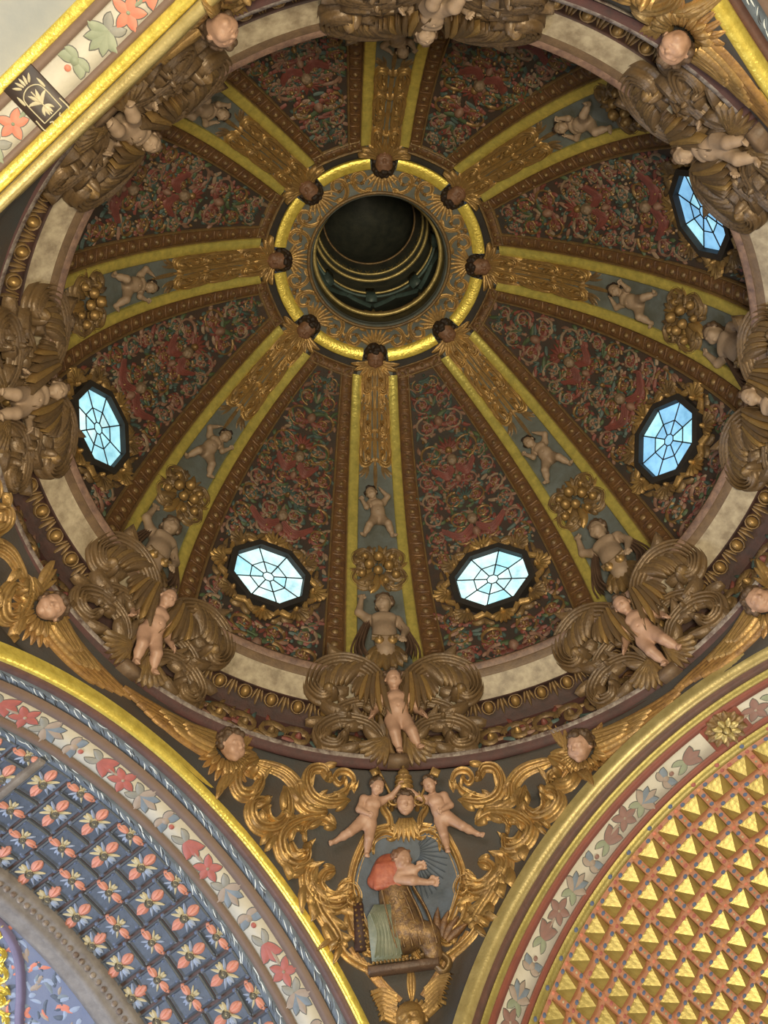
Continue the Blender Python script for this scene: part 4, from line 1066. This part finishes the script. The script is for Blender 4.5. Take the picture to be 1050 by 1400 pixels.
# crest: crowned mask, keys, two putti
def crest():
    m = frame(f, X0 - .02, 14.38, .34, 0, .33)
    t = place_head(HEAD_G, m @ Matrix.Rotation(.25, 4, 'X') @ Matrix.Rotation(-.3, 4, 'Y'), 'crest_mask', 'rosy mask under a tall gilded tiara above the oval relief')
    t['category'] = 'mask'
    t2, o2 = mthing('papal_tiara', 'tall three-tiered gilded tiara above the rosy mask', 'crown', f, X0 - .03, 14.72)
    fr = frame(f, X0 - .03, 14.56, .36, 0, .82); fr.translation -= Vector(o2)
    prof_ = [(.13, 0), (.15, .05), (.135, .10), (.145, .13), (.13, .19), (.125, .21), (.13, .23), (.105, .29), (.10, .31), (.105, .33), (.06, .39), (.02, .41), (.03, .45), (.0, .48)]
    a = np.linspace(0, 2*math.pi, 17)
    P = np.array([[(r*math.cos(q), y, r*math.sin(q)) for q in a] for r, y in prof_]); part('tiara_body', MB().add(sheet(P), 'gilt'), t2, mw=fr)
    for y, r in ((.06, .155), (.15, .148), (.24, .132)):
        part('crown_band', MB().add(tube([(r*math.cos(q), y, r*math.sin(q)) for q in np.linspace(0, 2*math.pi, 18)], .018, 6), 'gilt'), t2, mw=fr)
    for sx, nm in ((-1, 'left'), (1, 'right')):
        t3, o3 = mthing('gilded_key', 'gilded key slanting beside the tiara on its %s side' % nm, 'key', f, X0 + sx*.3, 14.72)
        k = frame(f, X0 + sx*.24, 14.46, .36, -sx*.45, .95); k.translation -= Vector(o3)
        part('shaft', MB().add(tube([(0, 0, 0), (0, .52, .02)], .022, 7), 'gilt'), t3, mw=k)
        part('bow', MB().add(tube([(.075*math.cos(q), -.06 + .075*math.sin(q), 0) for q in np.linspace(0, 2*math.pi, 16)], .020, 6), 'gilt'), t3, mw=k)
        part('bit', MB().add(boxgrid(0, sx*.12, .40, .52, -.02, .04, .01), 'gilt'), t3, mw=k)
    t4, o4 = mthing('scroll_collar', 'gilded scrolled collar holding the rosy mask', 'ornament', f, X0, 14.2)
    for sx in (-1, 1):
        for pth, w in (([(.05, 14.10), (.20, 14.12), (.24, 14.30), (.34, 14.44), (.26, 14.52), (.20, 14.44)], .055), ([(.12, 14.05), (.30, 14.10), (.46, 14.04), (.56, 13.92)], .06)):
            mb = MB(); flute_leaf(mb, 'gilt', [(X0 + sx*x, y) for x, y in pth], w, .24, 2, 0, f, 22, .04, K=8, fl=2); part('c_scroll', mb, t4, o4)
    mb = MB()
    for q in np.linspace(-.9, .9, 6): mb.add(leaf((X0 + .1*q, 14.26), -math.pi/2 + q*.5, .26, .05, .16, n=7, K=5, base=.10), 'gilt', f)
    part('ruff', mb, t4, o4)
    for sx, ms, nm in ((-1, FLY_A, 'left'), (1, FLY_B, 'right')):
        pm = frame(f, X0 + sx*.66, 13.86, .20, 0.0, 1.10)
        place_figure('flying_putto', ms, pm, 'naked flying putto holding a key, %s of the tiara' % nm, 'putto', 'pair of putti beside the tiara')
crest()
t, o = mthing('gilded_mask', 'gilded shell-crowned mask between wings at the foot of the front pendentive', 'mask', f, X0, 12.05)
m = frame(f, X0, 12.02, .12, 0, .50); m.translation -= Vector(o)
part('face', HEAD_F[0].copy(), t, mw=m); t.children[0].data.materials.clear(); t.children[0].data.materials.append(MATS['gilt'])
mb = MB()
for q in np.linspace(-1.3, 1.3, 9): mb.add(leaf((X0, 12.03), math.pi/2 + q, .24, .035, .10, n=6, K=5, base=.12), 'gilt', f)
part('shell', mb, t, o)

# ------------------------------------------------------------------ arches and vaults
AM = {s: arch_map(s) for s in ARCH}
def xr(side, a): return math.radians(a)*ARCH[side][2]
def soffit(side, d0, d1, a0, a1, mat, h=0.0, na=64, nd=2):
    x = np.linspace(xr(side, a0), xr(side, a1), na); y = np.linspace(d0, d1, nd)
    X, Y = np.meshgrid(x, y, indexing='ij'); return MB().add(sheet(np.stack([X, Y, np.full_like(X, h)], -1)), mat, AM[side])
def moulding(side, prof, a0, a1, mat, na=96):
    x = np.linspace(xr(side, a0), xr(side, a1), na); p = np.asarray(prof, float)
    P = np.zeros((na, len(p), 3)); P[..., 0] = x[:, None]; P[..., 1] = p[:, 0]; P[..., 2] = p[:, 1]
    return MB().add(sheet(P), mat, AM[side])
def roll(d0, d1, h0, hh, n=9, d_in=0.0):
    a = np.linspace(math.pi, 0, n); c = (d0 + d1)/2; r = (d1 - d0)/2
    return [(c + r*math.cos(q), h0 + hh*math.sin(q)) for q in a]
RANGE = {'left': (-62, 57), 'right': (-74, 62), 'back_left': (-58, 62), 'back_right': (-62, 50)}
VAULT = {}
for side, mat, lab in (('left', 'tile_joint', 'barrel vault of the left arch covered with blue flower coffers'), ('right', 'lattice_side', 'barrel vault of the right arch covered with gilt pyramids in an orange lattice'),
                       ('back_left', 'vault_grey', 'pale grey painted vault at the upper left corner'), ('back_right', 'vault_grey', 'pale vault at the upper right corner')):
    a0, a1 = RANGE[side]; D = {'left': 9.0, 'right': 9.0, 'back_left': 6.0, 'back_right': 5.0}[side]
    P = soffit(side, 0, D, a0, a1, mat, -.08, 64, 24)
    VAULT[side] = structure('ceiling', P, lab)
def fillets(root, side, rows):
    a0, a1 = RANGE[side]
    for nm, d0, d1, h, mat, kind in rows:
        if kind == 'roll': part(nm, moulding(side, [(d0 - .01, -.12), (d0, -.02)] + roll(d0, d1, .0, h) + [(d1, -.1)], a0, a1, mat), root)
        else: part(nm, moulding(side, [(d0, -.1), (d0, h), (d1, h), (d1, -.1)], a0, a1, mat), root)
def strokes(side, root, d0, d1, step, seed, mats=('white_stroke', 'black_stroke', 'paint_bluegrey')):
    g = random.Random(seed); mb = MB(); a0, a1 = RANGE[side]; x = xr(side, a0)
    while x < xr(side, a1):
        for q in range(3):
            L = (d1 - d0)*g.uniform(.6, 1.0); y = d0 + (d1 - d0)*g.uniform(.1, .6)
            mb.add(leaf((x + g.uniform(-.1, .1), y), g.uniform(.0, .7), L*1.3, .012 + .01*g.random(), .012, n=6, K=3, bend=g.uniform(-.9, .9), base=.0), mats[0] if q == 0 else mats[1] if q == 1 else mats[2], AM[side])
        x += step
    return part('painted_leaves', mb, root, stuff=True)
def painted_band(side, root, d0, d1, a0, a1, seed, pal, big=1.0):
    """flowers and leaves painted in flat relief along a white band"""
    g = random.Random(seed); f = AM[side]; w = d1 - d0; c = (d0 + d1)/2; x = xr(side, a0) + .12; k = 0
    red, grey, tau, dark = pal
    B = .012; O = .006
    def lf(mb, p, a, L, W, mat, bend=0.0):
        mb.add(leaf(p, a, L*1.06, W*1.22, .003, n=7, K=4, bend=bend, base=O), 'paint_outline', f); mb.add(leaf(p, a, L, W, .010, n=7, K=4, bend=bend, base=B), mat, f)
    while x < xr(side, a1) - .2:
        mb = MB(); y = c + g.uniform(-.03, .03); kind = k % 4; s = w*big
        if kind == 0:
            for q in range(5): lf(mb, (x, y), g.uniform(-.2, .2) + q*2*math.pi/5, s*.46, s*.12, red)
            lf(mb, (x - s*.25, y), math.pi, s*.5, s*.05, tau); mb.add(boss((x, y), s*.06, .02, 8, 2, base=B), tau, f)
        elif kind == 1:
            for q, a in enumerate((-1.0, -.45, 0, .45, 1.0)): lf(mb, (x - s*.2, y), a, s*(.66 - .1*abs(a)), s*.13, grey if q % 2 else tau, a*.8)
            for sx in (-1, 1): lf(mb, (x - s*.25, y), math.pi - sx*.9, s*.42, s*.11, dark, sx*.9)
        elif kind == 2:
            for q in (-1, 1):
                lf(mb, (x, y), q*1.3, s*.45, s*.13, grey, -q*1.0); lf(mb, (x, y), math.pi + q*1.2, s*.42, s*.12, tau, q*1.0)
            mb.add(boss((x, y), s*.12, .02, 9, 2, base=B), tau, f); mb.add(boss((x + s*.25, y), s*.09, .02, 9, 2, base=B), red, f)
        else:
            for q in (-.5, 0, .5): lf(mb, (x - s*.1, y), q, s*.62, s*.15, red, q*1.6)
            for q in (-1, 1): lf(mb, (x - s*.1, y), math.pi + q*.7, s*.45, s*.10, dark, -q*1.1)
        part('painted_flower', mb, root); x += s*(.86 + .12*g.random()); k += 1

# left arch
V = VAULT['left']
ar = structure('trim_11', None, 'left arch band: bright gold roll, red-brown and blue fillets, white floral band')
fillets(ar, 'left', [('gold_roll', .0, .14, .10, 'gilt_bright', 'roll'), ('red_brown_fillet', .14, .29, .02, 'redbrown_band', 0), ('blue_leaf_band', .29, .45, .0, 'blue_band', 0), ('brown_fillet', .45, .61, .015, 'brown_band', 0),
                   ('white_band', .61, .99, .0, 'white_paint', 0), ('brown_fillet', .99, 1.12, .015, 'brown_band', 0), ('blue_leaf_band', 1.12, 1.26, .0, 'blue_band', 0)])
strokes('left', ar, .30, .44, .13, 1); strokes('left', ar, 1.12, 1.26, .13, 2)
painted_band('left', ar, .62, .98, -56, 55, 3, ('paint_red', 'paint_bluegrey', 'paint_taupe', 'paint_grey'), 1.3)
# coffers: a running bond along the depth of the vault
def coffer_mesh(L, W):
    mb = MB(); x, y = W/2 - .022, L/2 - .022
    xs = np.array([-x, -x, -x + .02, -x + .04, x - .04, x - .02, x, x]); ys = np.array([-y, -y, -y + .02, -y + .04, y - .04, y - .02, y, y]); Hx = np.array([-.02, .045, .045, .025, .025, .045, .045, -.02])
    P = np.stack([np.broadcast_to(xs[:, None], (8, 8)), np.broadcast_to(ys[None], (8, 8)), np.minimum.outer(Hx, Hx)], -1)
    P[2:6, 2:6, 2] = np.where(np.minimum.outer(np.array([0, 1, 1, 0]), np.array([0, 1, 1, 0])) > 0, .025, .045)
    P[[0, -1], :, 2] = -.02; P[:, [0, -1], 2] = -.02
    V_, F_ = sheet(P); m1 = MB(); i = np.arange(len(F_)).reshape(7, 7); inn = i[2:5, 2:5].ravel(); out = np.setdiff1d(i.ravel(), inn)
    m1.add((V_, F_[out]), 'tile_edge'); m1.add((V_, F_[inn]), 'tile_blue')
    return m1.mesh('coffer', smooth=False)
def flower_mesh(turn, half=0):
    mb = MB(); h = .025
    for q in range(2):
        a = turn + q*math.pi
        mb.add(leaf((.045*math.cos(a), .045*math.sin(a)), a, .165, .062, .03, n=7, K=6, base=h), 'petal_coral')
        for d in (-.22, .22): mb.add(leaf((.045*math.cos(a), .045*math.sin(a)), a + d, .135, .022, .035, n=6, K=4, base=h + .012, bend=-d), 'petal_light')
        b = a + math.pi/2
        for d in (-.25, .25): mb.add(leaf((.04*math.cos(b), .04*math.sin(b)), b + d, .095, .030, .03, n=6, K=4, base=h), 'petal_cream' if q else 'petal_pale')
        for d in (-.9, .9): mb.add(leaf((.03*math.cos(a + d), .03*math.sin(a + d)), a + d, .13, .018, .02, n=5, K=4, base=h), 'petal_pale' if d > 0 else 'petal_cream')
    mb.add(ribbon(spiral((0, 0), .052, .012, 0, 2.0, 20), .009, .05, K=4, fl=0, flute=0, base=h), 'paint_outline'); mb.add(boss((0, 0), .045, .04, 9, 3, base=h), 'petal_cream')
    for sx in (-1, 1):
        for sy in (-1, 1): mb.add(boss((sx*.155, sy*.20), .028, .012, 7, 2, base=.02), 'paint_blue')
    return mb.mesh('flower')
CW, CL = math.radians(5.1)*ARCH['left'][2], .655
COF = coffer_mesh(CL, CW); COFH = coffer_mesh(CL*.5, CW); FLW = [flower_mesh(.1), flower_mesh(math.pi/2 + .1)]
for j in range(-4, 11):
    ang = 18.4 + 5.1*(j - 3); x = xr('left', ang); off = 1.88 if (j - 3) % 2 == 0 else 2.25
    for q in range(-1, 3):
        y = off + CL*q
        y0, y1 = max(y - CL/2, 1.27), min(y + CL/2, 3.14)
        if y1 - y0 < .16: continue
        m = frame(AM['left'], x, (y0 + y1)/2, -.06, flip=True); sc_ = (y1 - y0)/CL
        mc = m @ Matrix.Diagonal((1, sc_, 1, 1)); cf = part('coffer', COF, V, mw=mc); tw = (j + q) % 2
        part('flower', FLW[tw], cf, mw=mc.inverted() @ frame(AM['left'], x, min(max(y, y0 + .10), y1 - .10), -.06, flip=True) @ Matrix.Scale(1.36 if tw else 1.14, 4))
part('wooden_batten', MB().add(boxgrid(xr('left', -10.45) - .05, xr('left', -10.45) + .05, 1.26, 3.1, -.05, .06, .0, 1, 1), 'grey_wood', AM['left']), V)
# grey transverse rib with beads, and the blue bay beyond it
rb = structure('trim_12', moulding('left', [(3.12, -.1), (3.12, .04), (3.20, .08), (3.34, .06), (3.38, .10), (3.48, .13), (3.52, .08), (3.62, .11), (3.74, .05), (3.78, -.1)], -40, 57, 'grey_wood'), 'carved grey transverse rib crossing the left vault in the lower left corner')
for k in range(60): part('bead', MB().add(boss((xr('left', -20) + .13*k, 3.28), .052, .07, 8, 3, base=.06), 'worn_white', AM['left']), rb)
part('blue_bay', soffit('left', 3.76, 9, -62, 57, 'vault_blue', .02, 64, 16), V)
g = random.Random(12); bp_ = MB()
for k in range(420):
    x = xr('left', g.uniform(-4, 36)); y = g.uniform(3.82, 5.6)
    bp_.add(leaf((x, y), g.uniform(0, 6.28), g.uniform(.12, .28), g.uniform(.03, .06), .012, n=6, K=4, bend=g.uniform(-1.4, 1.4), base=.022), g.choice(['paint_taupe', 'petal_pale', 'paint_salmon', 'paint_bluegrey', 'tile_blue', 'petal_pale']), AM['left'])
part('painted_foliage', bp_, V, stuff=True)
part('purple_band', MB().add(ribbon(smooth_path([(xr('left', 4), 3.82), (xr('left', 9), 3.90), (xr('left', 13), 4.08), (xr('left', 17), 4.40), (xr('left', 22), 4.85), (xr('left', 30), 5.3)], 40), .09, .06, K=6, fl=0, flute=0, base=.02), 'purple_band', AM['left']), V)
gs, oo = mthing('gilded_blue_carving', 'gilded scrolls on blue in the lower left corner', 'ornament', AM['left'], xr('left', 6), 5.0)
for (a, d, r, q) in ((7, 4.02, .20, 1), (10, 4.25, .2, -1), (13, 4.5, .22, 1), (16, 4.78, .22, -1), (19, 5.05, .24, 1), (5, 4.35, .26, -1), (9, 4.7, .26, 1), (22, 5.3, .26, -1), (13, 5.1, .26, 1)):
    mb = MB(); x = xr('left', a); p = spiral((x, d), r, r*.3, g.uniform(0, 6), 1.1*q, 22); flute_leaf(mb, 'gilt_bright', p[::3], .05, .12, 3, 0, AM['left'], 22, .05, K=7); part('scroll', mb, gs, oo)

# right arch
V = VAULT['right']
ar = structure('trim_13', None, 'right arch band: yellow roll, red fillets and a white floral band with a gilt rosette')
fillets(ar, 'right', [('yellow_roll', .0, .17, .08, 'yellow_moulding', 'roll'), ('red_brown_fillet', .17, .33, .01, 'redbrown_band', 0), ('yellow_fillet', .33, .46, .04, 'yellow_band', 'roll'), ('red_fillet', .46, .60, .01, 'red_band', 0),
                    ('white_band', .60, 1.03, .0, 'white_paint', 0), ('red_fillet', 1.03, 1.14, .01, 'red_band', 0), ('yellow_fillet', 1.14, 1.32, .02, 'yellow_band', 0)])
painted_band('right', ar, .62, 1.01, -57, -5.6, 5, ('paint_mauve', 'paint_bluegrey', 'paint_taupe', 'paint_green'), 1.15)
painted_band('right', ar, .62, 1.01, 2.6, 40, 6, ('paint_mauve', 'paint_bluegrey', 'paint_taupe', 'paint_green'), 1.15)
t, o = mthing('gilt_rosette', 'round gilt rosette breaking the white floral band of the right arch', 'rosette', AM['right'], xr('right', -1.3), .79)
mb = MB(); cx, cy = xr('right', -1.3), .79
mb.add(boss((cx, cy), .29, .06, 18, 4), 'gilt_dusty', AM['right']); part('disc', mb, t, o)
for ring, (n, L, r0) in enumerate(((12, .16, .15), (8, .14, .07))):
    for q in range(n):
        a = q*2*math.pi/n; part('petal', MB().add(leaf((cx + r0*math.cos(a), cy + r0*math.sin(a)), a, L, .045, .05, n=6, K=5, base=.05 + .03*ring), 'gilt_dusty' if ring == 0 else 'yellow_moulding', AM['right']), t, o)
part('button', MB().add(boss((cx, cy), .06, .12, 10, 3, base=.04), 'yellow_moulding', AM['right']), t, o)
part('square_field', MB().add(boxgrid(cx - .32, cx + .32, .58, 1.05, -.02, .012), 'red_band', AM['right']), ar)
# pyramids and lattice
PA, PD = math.radians(4.7)*ARCH['right'][2], .465
hx, hy = PA/2 - .048, PD/2 - .040
v = np.array([[-hx, -hy, -.10], [hx, -hy, -.10], [hx, hy, -.10], [-hx, hy, -.10], [-hx*.96, -hy*.96, -.04], [hx*.96, -hy*.96, -.04], [hx*.96, hy*.96, -.04], [-hx*.96, hy*.96, -.04], [0, 0, .17]])
fq = np.array([[0, 1, 5, 4], [1, 2, 6, 5], [2, 3, 7, 6], [3, 0, 4, 7], [4, 5, 8, 8], [5, 6, 8, 8], [6, 7, 8, 8], [7, 4, 8, 8]])
PYR = MB().add((v, fq), 'pyramid_gilt').mesh('pyramid', smooth=False)
nA0, nA1, nD = -11, 4, 14
for i in range(nA0, nA1):
    for k in range(nD):
        x = xr('right', -1.2 + 4.7*(i + .5)); y = 1.34 + PD*(k + .5)
        part('pyramid', PYR, V, mw=frame(AM['right'], x, y, -.0, flip=True))
for i in range(nA0, nA1 + 1):
    x = xr('right', -1.2 + 4.7*i); part('lattice_strip', MB().add(boxgrid(x - .050, x + .050, 1.32, 1.34 + PD*nD, -.09, .035, .012, 1, 1), 'lattice', AM['right']), V)
for k in range(nD + 1):
    y = 1.34 + PD*k; part('lattice_strip', MB().add(boxgrid(xr('right', -1.2 + 4.7*nA0), xr('right', -1.2 + 4.7*nA1), y - .042, y + .042, -.09, .030, .010, 60, 1), 'lattice', AM['right']), V)
g = random.Random(8); dots = MB()
for i in range(nA0, nA1 + 1):
    for k in range(nD + 1):
        x = xr('right', -1.2 + 4.7*i); y = 1.34 + PD*k
        for (dx, dy) in ((.0, .13), (.0, -.13), (.13, 0), (-.13, 0)):
            dots.add(boss((x + dx + g.uniform(-.01, .01), y + dy), .040, .012, 6, 2, base=.034), 'paint_blue' if g.random() < .8 else 'paint_red', AM['right'])
        dots.add(boss((x, y), .034, .016, 7, 2, base=.034), g.choice(['petal_orange', 'paint_red', 'paint_salmon']), AM['right'])
        dots.add(boss((x, y + PD/2), .022, .012, 6, 2, base=.034), g.choice(['paint_green', 'paint_green', 'petal_cream']), AM['right'])
part('painted_dots', dots, V, stuff=True)

# back left arch with its cartouche
ar = structure('trim_14', None, 'upper left arch band: double gold roll, broad white floral band and gold edge')
fillets(ar, 'back_left', [('gold_roll', .0, .14, .07, 'yellow_moulding', 'roll'), ('gold_roll', .15, .30, .07, 'gilt_bright', 'roll'), ('brown_fillet', .30, .38, .01, 'brown_band', 0), ('white_band', .38, .74, .0, 'white_paint', 0),
                        ('brown_fillet', .74, .85, .01, 'brown_band', 0), ('gold_edge', .85, .98, .03, 'gilt_bright', 'roll')])
painted_band('back_left', ar, .40, .72, -26, 4.0, 4, ('paint_salmon', 'paint_green', 'paint_green', 'paint_grey'), 1.35)
painted_band('back_left', ar, .40, .72, 9.2, 36, 9, ('paint_salmon', 'paint_green', 'paint_green', 'paint_grey'), 1.2)
f = AM['back_left']; cx = xr('back_left', 6.4)
t, o = mthing('black_cartouche', 'black cartouche with a cream arched niche on the upper left white band', 'plaque', f, cx, .55)
part('plate', MB().add(boxgrid(cx - .21, cx + .21, .22, .86, -.02, .03, .01, 3, 3), 'cartouche_black', f), t, o)
# local: u across, v from the crown end (.80) towards the dome (.24)
U = lambda u, v: (cx + u, v)
part('arch_line', MB().add(ribbon(smooth_path([U(-.13, .34), U(-.13, .60), U(-.09, .68), U(0, .71), U(.09, .68), U(.13, .60), U(.13, .34)], 40), .009, .02, K=5, fl=0, flute=0, base=.03), 'petal_cream', f), t, o)
part('base_line', MB().add(ribbon(np.array([U(-.13, .34), U(.13, .34)]), .009, .02, K=4, fl=0, flute=0, base=.03), 'petal_cream', f), t, o)
mb = MB()
for a in (-.9, -.3, .3, .9): mb.add(leaf(U(0, .50), math.pi/2 + a, .16, .03, .02, n=6, K=4, base=.03, bend=a), 'petal_cream', f); mb.add(leaf(U(0, .47), -math.pi/2 + a, .11, .025, .02, n=6, K=4, base=.03, bend=-a), 'petal_cream', f)
mb.add(ribbon(np.array([U(0, .36), U(0, .66)]), .012, .02, K=4, fl=0, flute=0, base=.035), 'petal_cream', f); part('lily', mb, t, o)
mb = MB()
for a in (-1.1, -.5, 0, .5, 1.1): mb.add(leaf(U(.05*a, .74), math.pi/2 - a*.7, .10, .022, .03, n=6, K=4, base=.03), 'petal_cream', f)
part('crest_leaves', mb, t, o)
for sx in (-1, 1):
    part('side_leaf', MB().add(leaf(U(sx*.15, .60), math.pi/2, .12, .022, .03, n=6, K=4, base=.03), 'petal_cream', f), t, o)
    part('foot_scroll', MB().add(ribbon(smooth_path([U(sx*.18, .42), U(sx*.18, .28), U(sx*.10, .25), U(sx*.05, .29), U(sx*.08, .31)], 20), .012, .025, K=4, fl=0, flute=0, base=.03), 'petal_cream', f), t, o)
g = random.Random(4); vp = MB()
for k in range(50):
    x = xr('back_left', g.uniform(-12, 22)); y = g.uniform(1.2, 2.4)
    vp.add(leaf((x, y), g.uniform(0, 6.28), g.uniform(.15, .4), g.uniform(.03, .09), .010, n=6, K=4, bend=g.uniform(-1.4, 1.4), base=-.075), g.choice(['paint_salmon', 'paint_green', 'paint_bluegrey', 'paint_green']), f)
part('painted_sprays', vp, VAULT['back_left'], stuff=True)
# back right arch
ar = structure('trim_15', None, 'upper right arch band: bright gold roll with brown and blue fillets behind it')
fillets(ar, 'back_right', [('gold_roll', .0, .21, .10, 'gilt_bright', 'roll'), ('red_brown_fillet', .21, .32, .02, 'redbrown_band', 0), ('blue_leaf_band', .32, .46, .0, 'blue_band', 0), ('brown_fillet', .46, .60, .015, 'brown_band', 0), ('white_band', .60, 1.0, .0, 'white_paint', 0), ('brown_fillet', 1.0, 1.2, .015, 'brown_band', 0)])
strokes('back_right', ar, .33, .45, .13, 7)

# ------------------------------------------------------------------ floor and piers (below the frame)
s_ = 16
structure('floor', MB().add((np.array([[-s_, -s_, -1.6], [s_, -s_, -1.6], [s_, s_, -1.6], [-s_, s_, -1.6]], float), np.array([[0, 1, 2, 3]])), 'floor_stone'), 'stone floor of the crossing')
for i, (aza, lab) in enumerate(((-1.75, 'front'), (88.25, 'right'), (178.25, 'rear'), (268.25, 'left'))):
    a = math.radians(aza); n_ = np.array([math.sin(a), math.cos(a)]); u_ = np.array([n_[1], -n_[0]])
    q = [n_*7.9 + u_*.0, n_*9.4 + u_*1.9, n_*11.2 + u_*0, n_*9.4 - u_*1.9]
    V_ = np.array([[*p, z] for z in (-1.6, 3.5, 7.0, 10.6) for p in q]); F_ = [[4*k + j, 4*k + (j+1) % 4, 4*k + 4 + (j+1) % 4, 4*k + 4 + j] for k in range(3) for j in range(4)]
    structure('wall_pier', MB().add((V_, np.array(F_)), 'pier_stone'), 'stone pier carrying the %s pendentive' % lab, smooth=False)
